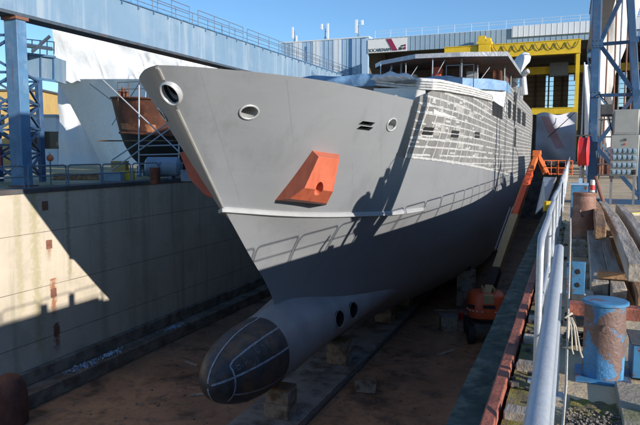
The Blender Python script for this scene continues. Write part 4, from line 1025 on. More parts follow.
h2 = thing('striped_hall', 'hall clad in light blue and white vertical stripes with antennas on its roof', 'hall', (-54, 135, 0))
Y2 = 135.0
def px2(u): 
    a = at(u, 60, 100)-Vector((0, 0, 1.75)); return a.x*(Y2/a.y)
H2 = 27.3
c = MB(); c.bx(px2(281), px2(369)+.0, Y2, Y2+40, 0, H2); c.build('wall', M['clad_lt'], h2)
c = MB(); c.bx(px2(281)-.15, px2(369), Y2-.15, Y2+40.2, H2, H2+.25); c.build('roof_edge', M['clad_w'], h2)
for u0, u1, m_ in ((293, 302, 'clad_w'), (313, 321, 'clad_w'), (333, 341, 'clad_w'), (349.2, 352, 'clad_dk'), (361, 364.5, 'clad_dk')):
    c = MB(); c.bx(px2(u0), px2(u1), Y2-.08, Y2-.01, 0, H2-.02)
    c.build('cladding_panel', M[m_], h2)
c = MB()
x = px2(281)+.2
while x < px2(368): c.bx(x, x+.06, Y2-.12, Y2-.085, 0, H2-.05); x += 1.1
c.build('cladding_rib', M['clad_lt'], h2)
c = MB(); c.bx(px2(306.6), px2(307.4), Y2-.2, Y2-.13, 14, H2-1); c.build('downpipe', M['clad_dk'], h2)
def antenna(u, panels, label):
    x = px2(u); t = thing('antenna_mast', label, 'antenna', (x, Y2+2, H2+.2), 'antennas on the striped hall roof')
    c = MB(); c.cyl((0, 0, 0), (0, 0, 2.9), .09, n=8); c.cyl((-.5, 0, .0), (0, 0, 1.2), .05, n=6); c.cyl((.5, 0, 0), (0, 0, 1.2), .05, n=6); c.bx(-.7, .7, -.15, .15, .0, .12); c.build('mast', M['greysteel'], t, local=True)
    for dx, z0, z1, w_ in panels:
        c = MB(); c.bx(dx-w_/2, dx+w_/2, -.45, -.2, z0, z1); c.build('panel', M['antenna'], t, local=True, bevel=.05)
        c = MB(); c.bar((dx, -.2, (z0+z1)/2), (0, 0, (z0+z1)/2), .07); c.build('bracket', M['greysteel'], t, local=True)
antenna(291.5, ((-.45, 1.1, 3.7, .5), (.5, .3, 1.7, .45)), 'leftmost antenna mast on the striped roof with one tall panel at left')
antenna(322, ((.75, .4, 3.9, .5), (-.75, 2.6, 3.9, .5)), 'middle antenna mast on the striped roof with its tall panel at right')
antenna(355.5, ((-.45, 1.2, 4.2, .6), (.95, 2.9, 4.0, .6)), 'rightmost antenna mast on the striped roof next to the sign')

# yellow overhead crane in the mouth of the hall
yc = thing('overhead_crane', 'long yellow overhead crane girder with trolley and looping cable across the hall mouth', 'overhead crane', (-10, 113.4, 18.3))
c = MB(); c.bx(-21.7, .75, 112.9, 113.9, 18.25, 20.3); c.build('girder', M['yellow'], yc, bevel=.02)
c = MB(); c.bx(-21.75, .8, 112.8, 114.0, 20.3, 20.42); c.bx(-21.75, .8, 112.8, 114, 18.12, 18.25); c.build('flange', M['yellow'], yc)
c = MB(); c.bx(-16.0, -13.5, 112.4, 114.4, 20.45, 21.0); c.bx(-15.8, -14.6, 112.5, 114.2, 21.0, 21.9); c.bx(-14.4, -13.7, 112.6, 114.2, 21.0, 21.5); c.bx(-15.7, -13.7, 112.35, 112.75, 18.4, 20.4); c.build('trolley', M['yellow'], yc, bevel=.03)
c = MB(); pts = []
for i in range(97):
    u = i/96; ph = u*8; pts.append((-13.2+13.6*u, 112.72, 20.1-1.15*abs(math.sin(math.pi*ph))**.8))
c.tube(pts, .06, 6); c.build('festoon_cable', M['yellow_dk'], yc)
for x in (-21.2, .2): 
    c = MB(); c.bx(x-.35, x+.35, 114.0, 160, 18.6, 19.9); c.build('runway_girder', M['yellow'], yc)
yp = thing('yellow_portal', 'yellow steel post and low cross beam at the right of the hall mouth', 'portal frame', (0, 113.3, 0))
c = MB(); c.bx(.1, .72, 113.0, 113.6, 0, 18.1); c.build('post', M['yellow'], yp)
c = MB(); c.bx(-6.6, .095, 113.0, 113.6, 8.2, 9.2); c.bx(-6.6, .095, 112.9, 113.7, 9.2, 9.3); c.build('cross_beam', M['yellow'], yp)
c = MB(); c.bx(-6.9, -6.605, 113.0, 113.6, 0, 9.2); c.build('post', M['yellow'], yp)
y2 = thing('inner_crane', 'dull yellow second crane girder deeper inside the hall', 'overhead crane', (-8, 130, 17.4))
c = MB(); c.bx(-36.9, 25, 129.6, 130.4, 16.9, 18.3); c.build('girder', M['yellow'], y2)
c = MB(); c.bx(-4.5, -1.2, 129, 131, 16.4, 18.9); c.build('trolley', M['greysteel'], y2)
tf = thing('screen_sheet', 'pale grey sheet with faded red print hung across the head of the dock', 'tarpaulin', (-2.4, 108, 0))
def tfs(u, v): 
    return Vector((-5.6+6.2*u, 109+1.1*math.sin(u*7+v*2)*(.5+v*.3)+.25*math.sin(v*11+u*5), .05+(8.0+.25*math.sin(u*9))*v))
s_ = MB(); s_.sheet(tfs, 40, 24, (0, .06, 0)); s_.build('sheet', M['tarp'], tf)
def tfp(u, v): 
    u2 = .10+.22*u+.42*(1-v); v2 = .30+.62*v; p = tfs(u2, v2); p.y -= .05; return p
s_ = MB(); s_.sheet(tfp, 8, 12, (0, .03, 0)); s_.build('red_print', M['pink'], tf)
c = MB(); c.tube([(-3.6, 107.3, 4.2), (.3, 107.3, 8.1)], .07, 6); c.build('stay_rope', M['dark'], tf)

# ------------------------------------------------------------------ right crane runway and tower
rr_ = thing('crane_runway', 'dark grey underside of the right crane runway beam seen overhead at the right', 'crane beam', (1.1, 24, 8.45))
c = MB(); c.bx(.80, 1.42, -8, 46, 8.60, 10.9); c.build('web', M['beam'], rr_)
c = MB(); c.bx(.70, 1.55, -8, 46, 8.45, 8.60); c.bx(.74, 1.5, -8, 46, 10.9, 11.0); c.build('flange', M['greysteel'], rr_)
def tower_far():
    t = thing('beam_support', 'slim blue post carrying the far end of the right runway beam', 'post', (1.1, 45.4, 0))
    c = MB(); c.bx(.98, 1.24, 45.2, 45.6, 0, 8.0); c.build('post', M['blue'], t)
    c = MB(); c.bx(.72, 1.5, 45.1, 45.7, 8.0, 8.44); c.bar((1.1, 45.4, 6.6), (1.5, 45.4, 7.95), .12); c.bar((1.1, 45.4, 6.6), (.75, 45.4, 7.95), .12); c.build('bracket', M['blue'], t)
    c = MB()
    for z in (1.2, 4.0): c.bar((1.24, 45.4, z+1.9), (2.6, 45.4, z), .1)
    c.build('brace', M['blue'], t)
tower_far()
rt = thing('crane_tower', 'blue crane tower with crossed braces right of the dock behind the control cabinet', 'crane tower', (.65, 23.5, 0))
c = MB(); c.bar((.68, 23.42, .0), (.62, 24.3, 8.44), .27, .56, up=(0, 1, 0)); c.build('leg', M['blue_shade'], rt, bevel=.015)
c = MB(); c.bar((.74, 24.1, .0), (.68, 25.3, 8.44), .27, .44, up=(0, 1, 0)); c.build('leg', M['blue_shade'], rt, bevel=.015)
c = MB(); c.bx(.62, .74, 23.9, 24.9, 6.6, 8.4); c.bx(.62, .76, 23.6, 24.1, 0.05, .9); c.build('web_plate', M['blue_shade'], rt)
RL = lambda z: 2.28-(2.28-1.50)*z/8.44
c = MB(); c.bar((RL(0), 23.5, .0), (RL(8.44), 23.9, 8.44), .24, .24, up=(0, 1, 0)); c.build('leg', M['blue_shade'], rt, bevel=.015)
for z in (3.72, 5.48, 7.4):
    c = MB(); c.bar((.78, 23.5+z*.09, z), (RL(z)-.10, 23.5+z*.04, z-.02), .11, .11); c.build('cross_beam', M['blue_shade'], rt)
c = MB(); c.bx(.4, 2.6, 23.25, 23.6, .0, .16); c.build('sill', M['blue_shade'], rt)
for za, zb in ((5.45, 3.85), (5.52, 7.3), (2.0, 3.6), (1.95, .3)):
    c = MB(); c.bar((.78, 23.42+za*.09, za), (RL(zb)-.10, 23.42+zb*.05, zb), .13); c.build('brace', M['blue_shade'], rt)
for x, z, w_, h_ in ((.66, 5.48, .34, .30), (.66, 1.97, .34, .30), (.66, 3.72, .30, .2), (RL(3.72), 3.72, .26, .2), (RL(5.48), 5.48, .26, .2)):
    c = MB(); c.box((x+.03, 23.115+.104*z*(x < 1)+.047*z*(x > 1), z), (w_, .03, h_)); c.build('gusset_plate', M['blue_shade'], rt)
bo = MB()
for z in (5.48, 1.97, 3.72):
    for dx in (-.11, 0, .11):
        for dz in (-.08, .08): bo.cyl((.69+dx, 23.10+.104*z, z+dz), (.69+dx, 23.08+.104*z, z+dz), .016, n=6)
bo.build('bolt', M['cope'], rt)
c = MB(); c.bx(.38, .95, 23.1, 23.9, 0, .03); c.build('base_plate', M['rustpipe'], rt)
# thin pipes behind the tower
for i, (x, m_, z1) in enumerate(((1.08, 'rustpipe', 9), (1.30, 'rustpipe', 9), (1.52, 'oldrail', 9), (1.74, 'rustpipe', 9), (1.95, 'rustpipe', 4.2))):
    c = MB(); c.cyl((x*2.0+.2*(i == 1), 51+.15*i, 0), (x*2.0, 51+.15*i, z1*2.0), .06, n=8)
    tag(c.build('riser_pipe', M[m_]), 'thin upright rusty pipe behind the right crane tower' if m_ == 'rustpipe' else 'thin blue-grey upright pipe among the rusty ones behind the tower', 'pipe', 'upright pipes behind the right tower')
fr_ = thing('pipe_rack', 'dark horizontal pipe rack low behind the control cabinet', 'rack', (2.8, 44, 0))
c = MB()
for z in (.3, 1.0, 2.75, 3.85): c.tube([(1.25, 44, z), (6, 44.2, z-.02)], .055, 6)
c.build('rail', M['cope'], fr_)
c = MB()
for x in (1.7, 3.8, 5.8): c.tube([(x, 44.1, 0), (x, 44.1, 4)], .055, 6)
c.build('post', M['cope'], fr_)
# hanging sheets
ct = thing('scaffold_sheet', 'cream plastic sheet hanging behind the right crane tower', 'tarpaulin', (3, 32, 0))
def far2(p): return Vector((p[0]*1.9, p[1]*1.9, max(0, 1.75+(p[2]-1.75)*1.9)))
def turn(p):
    k = 1+max(0, p.x-1.86)*.9/60; return Vector((p.x*k, p.y*k, 1.75+(p.z-1.75)*k))
def cts(u, v):
    z = 4.2+10*v; x1 = np.interp(v, [0, .12, .5, 1], [1.55, 1.75, 2.9, 4.6]).item(); x0 = .98
    x = x0+(x1-x0)*u; return Vector((x, 31.5+.16*math.sin(x*6+v*3)+.12*math.sin(v*14+x*3)+.2*math.sin(v*4), z+.1*math.sin(x*5)))
s_ = MB(); s_.sheet(lambda u, v: turn(far2(cts(u, v))), 30, 60, (0, .05, 0)); s_.build('sheet', M['cream'], ct)
def cts2(u, v):
    x = .88+.75*u; return Vector((x, 31.3+.1*math.sin(x*14+v*8), .6+3.8*v))
s_ = MB(); s_.sheet(lambda u, v: far2(cts2(u, v)), 14, 30, (0, .04, 0)); s_.build('sheet', M['cream'], ct)
c = MB()
for x in (1.75, 3.3, 5.6, 8.6): c.cyl((x, 60.8+.9*(x-1.86), 0), (x, 60.8+.9*(x-1.86), 25), .06, n=8)
for z in (4.5, 14, 24.5): c.tube([(1.7, 60.9, z), (8.7, 67.1, z)], .06, 8)
c.build('scaffold_pole', M['galv'], ct)
nt_ = thing('narrow_sheet', 'narrow white sheet hanging beside the far end of the right runway', 'tarpaulin', (1.9, 47, 0))
def nts(u, v): x = .62+.75*u+.0*v; return Vector((x+.25*(1-v), 47.5+.12*math.sin(x*9+v*6), .2+7.6*v))
s_ = MB(); s_.sheet(nts, 12, 30, (0, .04, 0)); s_.build('sheet', M['wrap'], nt_)
c = MB(); c.cyl((.6, 47.7, 0), (.6, 47.7, 8), .05, n=8); c.tube([(.6, 47.7, 7.8), (1.5, 47.7, 7.8)], .05, 8); c.build('pole', M['galv'], nt_)

# control cabinet
cb = thing('control_cabinet', 'grey steel socket cabinet with rows of blue outlets on posts at the right', 'electrical cabinet', (1.60, 22.6, 0))
c = MB(); c.bx(-.41, .41, -.10, .2, .98, 2.32); c.build('socket_box', M['steelbox'], cb, bevel=.012, local=True)
c = MB(); c.bx(-.36, .38, -.08, .2, 2.33, 3.14); c.build('upper_box', M['steelbox'], cb, bevel=.012, local=True)
c = MB(); c.bx(-.33, .35, -.095, -.08, 2.38, 3.09); c.build('door', M['steelbox'], cb, bevel=.004, local=True)
for iz, z in enumerate((1.80, 1.59, 1.34, 1.11)):
    for ix in range(5):
        x = -.30+ix*.147
        c = MB(); c.box((x, -.13, z), (.115, .055, .15)); c.lathe([(.0, .06), (.042, .06), (.058, .0)], (x, -.145, z-.008), (0, -1, -.35), 12); c.lathe([(0, .014), (.052, .014), (.058, 0)], (x, -.18, z+.035), (0, -1, .3), 12)
        c.build('socket', M['socket'] if not (iz == 3 and ix == 4) else M['rubber'], cb, smooth=40, local=True)
c = MB(); c.lathe([(0, .045), (.04, .045), (.046, 0)], (0, -.1, 2.16), (0, -1, 0), 14); c.build('emergency_button', M['cope'], cb, local=True)
c = MB(); c.lathe([(0, .035), (.03, .035), (.035, 0)], (.0, -.1, 2.02), (0, -1, 0), 14); c.build('lamp_cap', M['lift_red'], cb, local=True)
for x in (-.34, .34):
    c = MB(); c.bx(x-.035, x+.035, .21, .28, 0, 3.05); c.build('post', M['greysteel'], cb, local=True)
jb = thing('junction_box', 'small dark junction box with looping cable on the right tower leg', 'junction box', (.95, 23.0, 3.1))
c = MB(); c.bx(.86, 1.22, 22.95, 23.2, 2.95, 3.35); c.build('body', M['cope'], jb, bevel=.01)
c = MB(); c.tube([(.80, 23.5, 3.75), (.86, 23.3, 3.62), (.96, 23.1, 3.50), (1.05, 23.05, 3.36)], .02, 6); c.build('cable', M['rubber'], jb)
c = MB(); c.tube([(1.1, 23.0, 2.95), (1.2, 22.9, 2.5), (1.3, 22.8, 2.35)], .02, 6); c.build('cable', M['rubber'], jb)
# hose reel
hr = thing('hose_reel', 'round red hose reel on a post by the right railing', 'hose reel', (.37, 22.4, 1.78))
ax = Vector((1, -.12, 0)).normalized()
c = MB(); c.lathe([(.06, -.13), (.44, -.13), (.46, -.11), (.46, .11), (.44, .13), (.06, .13)], (0, 0, 0), ax, 40); c.build('drum', M['red'], hr, smooth=40, local=True)
for s_ in (-1, 1):
    c = MB(); c.lathe([(0, .0), (.33, .0), (.485, .0), (.50, .012), (.485, .025), (.0, .025)], ax*(.13*s_-.0125), ax, 40); c.build('flange', M['red'], hr, smooth=40, local=True)
c = MB(); c.bx(-.05, .05, .05, .15, -1.78, -.46); c.bx(-.26, .26, .0, .2, .51, .55); c.bx(-.03, .03, .16, .22, -1.78, .54); c.build('post', M['cope'], hr, local=True)
# bollards and posts near the edge
bb = thing('bollard', 'tall rust-brown pipe bollard between the railing and the timbers', 'bollard', (.27, 13.4, 0))
c = MB(); c.lathe([(0, 0), (.215, 0), (.215, .93), (.205, .96), (.0, .96)], (0, 0, 0), n=36); c.build('pipe', M['brown'], bb, local=True, smooth=40)
c = MB(); c.lathe([(.20, .0), (.226, .0), (.226, .045), (.20, .045)], (0, 0, .9), n=36); c.build('collar', M['rustpipe'], bb, local=True)
c = MB(); c.tube([(-.06, -.215, .62), (-.08, -.25, .60), (-.05, -.255, .52), (-.03, -.218, .5)], .018, 6); c.build('lug', M['rustpipe'], bb, local=True)
vb = thing('valve_box', 'small blue valve box standing behind the brown bollard', 'box', (.19, 15.2, 0))
c = MB(); c.bx(-.17, .17, -.15, .15, 0, 1.02); c.build('body', M['bluebox'], vb, local=True, bevel=.01)
c = MB(); c.bx(-.19, .19, -.17, .17, 1.02, 1.06); c.bx(-.02, .06, -.05, .05, 1.06, 1.17); c.build('lid', M['clad_lt'], vb, local=True)
rp_ = thing('striped_post', 'red and white striped warning post at the foot of the right tower', 'post', (.68, 22.4, 0))
for i in range(5):
    c = MB(); c.cyl((0, 0, i*.17), (0, 0, i*.17+.168), .075, n=14); c.build('band', M['redtape'] if i % 2 else M['white'], rp_, local=True)
dp = MB(); dp.tube([(.72, 21.2, 1.0), (.85, 21.0, .55), (1.02, 20.9, .05)], .055, 8); tag(dp.build('leaning_pipe', M['rustpipe']), 'short rust-orange pipe leaning by the striped post', 'pipe')
for i, (pp, m_) in enumerate((([(.75, 21.0, .03), (1.0, 19.8, .03), (1.5, 19.4, .03), (2.0, 19.9, .03), (2.6, 21.0, .03), (3.4, 22.0, .03)], 'hose_y'), ([(.7, 19.2, .03), (1.3, 18.9, .03), (1.9, 19.2, .03), (2.6, 18.9, .03), (3.6, 19.6, .03)], 'rope'))):
    pts = []
    for k in range(len(pp)-1):
        p0 = Vector(pp[max(k-1, 0)]); p1 = Vector(pp[k]); p2 = Vector(pp[k+1]); p3 = Vector(pp[min(k+2, len(pp)-1)])
        for t in np.linspace(0, 1, 8, endpoint=False): pts.append(.5*((2*p1)+(-p0+p2)*t+(2*p0-5*p1+4*p2-p3)*t*t+(-p0+3*p1-3*p2+p3)*t**3))
    c = MB(); c.tube(pts+[Vector(pp[-1])], .03, 8); tag(c.build('hose' if i == 0 else 'rope_line', M[m_], smooth=60), 'yellow hose snaking over the ground below the cabinet' if i == 0 else 'pale rope lying on the ground before the yellow hose', 'hose' if i == 0 else 'rope')

# blue rusty bollard close to the camera
b3 = thing('bollard', 'blue and rust mooring bollard with flat blue cap close to the viewer', 'bollard', (.285, 5.2, .0))
c = MB(); c.lathe([(0, 0), (.15, 0), (.148, .565), (.0, .565)], (0, 0, .02), n=44); c.build('drum', M['bluerust'], b3, local=True, smooth=40)
c = MB(); c.lathe([(0, 0), (.158, 0), (.168, .006), (.168, .022), (.158, .028), (0, .03)], (0, 0, .585), n=44); c.build('cap', M['bluebox'], b3, local=True, smooth=30)
c = MB(); c.lathe([(.0, .09), (.026, .09), (.032, .085), (.032, .07), (.022, .065), (.022, -.02)], (-.005, -.125, .43), (.05, -1, 0), 18); c.build('pin', M['bluerust'], b3, local=True, smooth=40)
c = MB(); c.bx(-.2, .2, -.2, .2, .0, .02); c.build('base_plate', M['bluebox'], b3, local=True, bevel=.005)
c = MB(); c.prism([(-.05, -.142, .02), (.125, -.10, .02), (.13, -.07, .20)], (.02, .03, 0)); c.build('gusset', M['bluebox'], b3, local=True, smooth=0)
wb_ = thing('winch_base', 'blue painted steel box with rusty corners right of the blue bollard', 'steel box', (.64, 5.35, 0))
c = MB(); c.bx(-.15, .24, -.16, .2, .02, .29); c.build('body', M['bluebox'], wb_, local=True, bevel=.008)
c = MB(); c.bx(-.17, .26, -.18, .22, .29, .305); c.build('lid', M['cope'], wb_, local=True, bevel=.003)
wp = thing('steel_column', 'upright blue steel column cut by the right edge of the picture', 'column', (.665, 4.4, 0))
c = MB(); c.bx(-.018, .10, -.05, .05, 0, .95); c.build('post', M['bluebox'], wp, local=True, bevel=.004)
c = MB(); c.bx(-.05, .14, -.09, .09, 0, .02); c.build('base_plate', M['rustpipe'], wp, local=True)
bk = thing('steel_bracket', 'small bright blue bracket with bolt holes behind the black cable coil', 'bracket', (.085, 6.9, 0))
c = MB(); c.bx(-.09, .09, -.02, .02, .28, .62); bkt = c.build('plate', M['bluebox'], bk, local=True, bevel=.004)
for z in (.38, .52):
    c = MB(); c.lathe([(0, .004), (.022, .004), (.026, 0)], (.02, -.022, z), (0, -1, 0), 14); c.build('bolt_hole', M['dark'], bk, local=True)
c = MB(); c.bx(-.09, .09, -.06, .06, 0, .28); c.build('foot', M['cope'], bk, local=True)
rb_ = MB(); rb_.bx(.02, .75, 6.35, 6.50, .18, .30); tag(rb_.build('rusted_beam', M['rustrail'], bevel=.01), 'short rusty beam lying crosswise behind the blue bollard', 'beam')
# timbers
def beam_curve(label, p0, p1, w_, h_, m, sag=.0, bend=0.0):
    mb = MB(); p0 = Vector(p0); p1 = Vector(p1); n = 14; ring = []
    t = (p1-p0).normalized(); sd = t.cross(Vector((0, 0, 1))).normalized(); up = sd.cross(t)
    for i in range(n+1):
        u = i/n; c_ = p0.lerp(p1, u)+sd*(bend*4*u*(1-u))+up*(-sag*4*u*(1-u))+Vector((random.uniform(-.004, .004), 0, random.uniform(-.004, .004)))
        ring += [c_+sd*(a*w_/2)+up*(b*h_/2) for a, b in ((-1, -1), (1, -1), (1, 1), (-1, 1))]
    fs = [(i*4+j, i*4+(j+1) % 4, i*4+4+(j+1) % 4, i*4+4+j) for i in range(n) for j in range(4)]+[(3, 2, 1, 0), tuple(n*4+j for j in range(4))]
    mb.add(ring, fs); o = mb.build('timber_beam', m, bevel=.012, smooth=20)
    return tag(o, label, 'timber', 'timbers stacked on the right quay')
beam_curve('brown squared timber on top of the stack nearest the brown bollard', (.435, 10.0, .56), (.50, 17.0, .50), .155, .20, M['timber_new'], -.02, .05)
beam_curve('long grey timber in the middle of the stack, reaching nearest the blue bollard', (.69, 7.35, .46), (.76, 17.2, .42), .175, .20, M['timber'], -.01, .05)
beam_curve('grey timber at right of the stack beside the middle one', (.98, 8.3, .44), (1.12, 16.6, .40), .17, .20, M['timber'], 0, .04)
beam_curve('short grey timber at the far right end of the stack', (1.32, 9.0, .36), (1.62, 15.0, .34), .18, .20, M['timber'])
beam_curve('flat lower timber under the brown one, left side of the stack', (.36, 7.9, .13), (.44, 16.6, .13), .20, .20, M['timber'], 0, .03)
beam_curve('lower dark timber beneath the long grey one', (.55, 7.6, .13), (.66, 16.4, .13), .16, .20, M['timber'])
beam_curve('stubby squared timber end under the long grey beam', (.80, 7.3, .14), (.95, 14.0, .14), .19, .20, M['timber_new'])
for x, y, lb in ((.70, 8.1, 'near end of the stack'), (.78, 12.3, 'middle of the stack')):
    c = MB(); c.bx(x-.36, x+.62, y-.07, y+.07, .245, .335); tag(c.build('timber_bearer', M['timber_new'], bevel=.01), 'short cross bearer between timber layers at the '+lb, 'timber', None)
# boards and trench between railing and timbers
for i, (y0, d) in enumerate(((7.7, .20), (8.6, .22), (9.8, .2), (11.2, .22), (12.4, .2))):
    c = MB(); c.bx(.04, .30, y0, y0+d, .0, .12+.02*(i % 2)); tag(c.build('cross_board', M['timber'], bevel=.008), 'dark cross board lying between the railing and the timbers', 'board', 'boards between railing and timbers')
c = MB(); c.bx(.02, .33, 6.62, 7.5, 0, .10); tag(c.build('concrete_kerb', M['cope'], bevel=.02), 'dark low concrete pad behind the rusty beam', 'pad')
c = MB(); c.bx(.36, 1.3, 4.2, 4.98, 0, .055); tag(c.build('paving_slab', M['slab'], bevel=.01), 'mossy concrete slab in front of the blue bollard', 'slab')
c = MB(); c.bx(.72, 1.6, 3.2, 4.15, 0, .05); tag(c.build('paving_slab', M['slab'], bevel=.01), 'second concrete slab nearer the viewer at the right edge', 'slab')
gm = MB()
def gms(u, v): return Vector((.03+.5*u, 3.2+1.05*v, .008+.03*abs(math.sin(u*9+v*5)*math.sin(v*14))))
gm.grid(gms, 30, 40); tag(gm.build('rubble', M['gravel']), kind='stuff')
gm = MB()
def gms2(u, v): return Vector((.05+.30*u, 4.25+.35*v, .008+.018*abs(math.sin(u*9+v*5)*math.sin(v*14))))
gm.grid(gms2, 30, 20); tag(gm.build('moss', M['moss']), kind='stuff')
gp = MB()
for _ in range(1500):
    x = random.uniform(.03, .7); y = random.uniform(3.3, 4.4); r_ = random.uniform(.002, .009)
    gp.box((x, y, .028+r_*.4), (r_*2, r_*1.7, r_*1.3), mx=Matrix.Rotation(random.random()*3, 3, Vector((random.random(), random.random(), 1)).normalized()))
tag(gp.build('gravel', M['ledge']), kind='stuff')
cc = MB()
for k in range(3):
    for lp_ in range(3):
        cx, cy, rr = .10+.02*k, 6.1-.12*k, .11-.015*lp_
        cc.tube([(cx+rr*math.cos(a)*(1+.1*math.sin(3*a+k)), cy+rr*1.5*math.sin(a), .035+.028*k+.012*math.sin(2*a+lp_)+.02*lp_) for a in np.linspace(0, 2*math.pi, 22)], .011, 6)
cc.tube([(.03, 7.0, .7), (.035, 6.7, .45), (.06, 6.4, .2), (.1, 6.2, .08)], .016, 6)
tag(cc.build('cable_coil', M['rubber'], smooth=60), 'black cable coil on the ground beside the railing', 'cable')
ro = MB()
for k in range(4):
    x0 = .02+.008*k; L_ = (.20, .26, .23, .28)[k]
    ro.tube([(x0, 5.0, .50), (x0+.008*k+.01, 4.98, .50-L_*.25), (x0+.014*k+.01, 4.95, .50-L_*.55), (x0+.022*k+.004, 4.93, .50-L_*.85), (x0+.030*k+.01*math.sin(k*2), 4.92, .50-L_)], .0065, 6)
ro.tube([(.01, 5.02, .50), (.045, 5.0, .53), (.0, 4.98, .50), (.04, 5.02, .47), (.01, 5.03, .50)], .010, 6)
ro.tube([(.015, 7.6, 1.0), (.02, 6.4, .9), (.02, 5.0, .50)], .008, 6); ro.tube([(.02, 5.0, .50), (.02, 4.2, .25), (.0, 3.4, .06)], .008, 6)
tag(ro.build('frayed_rope', M['rope'], smooth=60), 'frayed pale rope knotted to the near railing', 'rope')

# ------------------------------------------------------------------ right railing
ns = rail_section('edge_railing', 'nearest galvanised railing section, thick pipes running past the viewer', 5.0, 1.10, M['galv'], .030)
ns.location = (-.055, -.35, 0)
es = rail_section('edge_railing', 'galvanised railing section in the long row along the right dock edge', 2.0, 1.10, M['galv'], .028)
ek = kids(es); es.location = (-.20, 7.0, 0); es['group'] = 'railing sections along the right dock edge'
for i in range(1, 46): copy_tree(es, (-.20-.0006*i+random.uniform(-.012, .012), 7.0+2.12*i, random.uniform(-.012, .012)), R(random.uniform(-.5, .5)), ch=ek)
e2_ = copy_tree(es, (-.19, 4.88, 0), 0, ch=ek); e2_['label'] = 'first whole railing section of the row, its rounded end facing the viewer'

# ------------------------------------------------------------------ things on the dock edge
yb = thing('yellow_junction_box', 'small yellow box on the dock edge beside the railing', 'box', (-.66, 22.2, -.25))  # plain yellow junction box, no lamp in it
c = MB(); c.box((0, 0, .2), (.30, .26, .34), R(10)); c.build('body', M['yellowbox'], yb, local=True, bevel=.02); c = MB(); c.box((0, 0, .02), (.34, .3, .05), R(10)); c.build('base', M['cope'], yb, local=True)
gp_ = thing('gangway_plate', 'grey sheet steel ramp hanging at the dock edge below the lift basket', 'ramp', (-1.4, 36, -.3))
c = MB(); p = [(-1.75, 46, .05), (-.95, 46, .05), (-.92, 27, -.35), (-1.30, 27, -.75)]; c.prism(p, (0, 0, -.06)); c.build('plate', M['tank'], gp_, smooth=0)
c = MB(); c.bar((-.93, 46, .02), (-.9, 27, -.38), .08, .12); c.build('side_beam', M['timber'], gp_)

# ------------------------------------------------------------------ boom lift
bl_ = thing('boom_lift', 'orange telescopic boom lift on the dock floor reaching up to the quay', 'boom lift', (-4.5, 38.3, -9.6))
cx, cy = -4.5, 38.3; za = R(14)
mxr = Matrix.Rotation(za, 3, 'Z')
def lp_(x, y, z): q = mxr @ Vector((x, y, 0)); return Vector((cx+q.x, cy+q.y, -9.6+z))
c = MB(); c.box(lp_(0, 0, .95), (1.7, 2.9, .5), za); c.build('chassis', M['cope'], bl_, bevel=.04)
for sx in (-1, 1):
    for sy in (-1, 1):
        c = MB(); p = lp_(sx*1.0, sy*1.15, .55); ax = mxr @ Vector((sx, 0, 0)); c.lathe([(.3, -.2), (.5, -.2), (.55, -.13), (.55, .13), (.5, .2), (.3, .2)], p, ax, 26); w_ = c.build('wheel', M['rubber'], bl_)
        c = MB(); c.lathe([(.0, .16), (.12, .16), (.3, .12), (.3, -.1)], p, ax, 22); c.build('rim', M['beige'], w_)
c = MB(); c.cyl(lp_(0, 0, 1.2), lp_(0, 0, 1.4), .6, n=24); c.build('slew_ring', M['cope'], bl_)
tu = MB(); n = 30
pr_ = [(.86, 1.42), (1.0, 1.5), (1.03, 1.75), (1.0, 2.35), (.94, 2.72), (.80, 2.86), (.0, 2.88)]
sup = lambda a, r_: Vector((1.15*r_*math.copysign(abs(math.cos(a))**.55, math.cos(a)), 1.25*r_*math.copysign(abs(math.sin(a))**.55, math.sin(a)), 0))
vs = []
for r_, z in [(0, 1.42)]+pr_:
    for j in range(n): q = sup(2*math.pi*j/n, max(r_, .001)); vs.append(lp_(q.x, q.y, z))
tu.add(vs, [(i*n+j, i*n+(j+1) % n, (i+1)*n+(j+1) % n, (i+1)*n+j) for i in range(len(pr_)) for j in range(n)])
tu.build('turret', M['lift_red'], bl_, smooth=45, merge=.003)
c = MB(); 
for i in range(12): 
    a_ = math.pi+math.pi*(i+.5)/12; q = sup(a_, 1.035); c.box(lp_(q.x, q.y, 1.95), (.07, .07, .05), za)
c.build('tie_down', M['white'], bl_)
for i, (a0, z0, w_, h_) in enumerate(((1.22*math.pi, 2.2, .5, .22), (1.5*math.pi, 2.25, .7, .2), (1.78*math.pi, 2.2, .5, .22))):
    q = sup(a0, 1.012); c = MB(); c.box(lp_(q.x, q.y, z0), (w_, .05, h_), za+(a0-1.5*math.pi)*.9); c.build('vent', M['rubber'], bl_)
Pb = lp_(.1, .1, 2.75); Pm = at(520.5, 216, 42.5); Pt = at(536, 157, 47.5)
dirb = (Pt-Pb).normalized(); Pm = Pb+dirb*((Pm-Pb).dot(dirb))
c = MB(); c.bar(Pb-dirb*.6, Pm, .50, .56); c.build('boom_base', M['beige'], bl_, bevel=.03)
c = MB(); c.bar(Pm-dirb*.5, Pb+dirb*((Pt-Pb).length*.86), .38, .44); c.build('boom_section', M['lift_red'], bl_, bevel=.02)
c = MB(); c.bar(Pb+dirb*((Pt-Pb).length*.80), Pt, .30, .36); c.build('boom_section', M['oranget'], bl_, bevel=.02)
sdv = dirb.cross(Vector((0, 0, 1))).normalized(); upv = sdv.cross(dirb)
c = MB(); c.bar(Pb+dirb*.5, Pb+dirb*2.1, .56, .62); c.build('boom_sleeve', M['rubber'], bl_, bevel=.02)
c = MB(); q = lp_(-.02, -.98, 2.55); c.box(q, (.62, .5, .75), za); c.build('slew_bracket', M['beige'], bl_, bevel=.04)
for s_ in (-1, 1):
    c = MB(); c.box(Pb+sdv*(.36*s_)-Vector((0, 0, .1)), (.10, .7, 1.0), za); c.build('cheek_plate', M['beige'], bl_, bevel=.02)
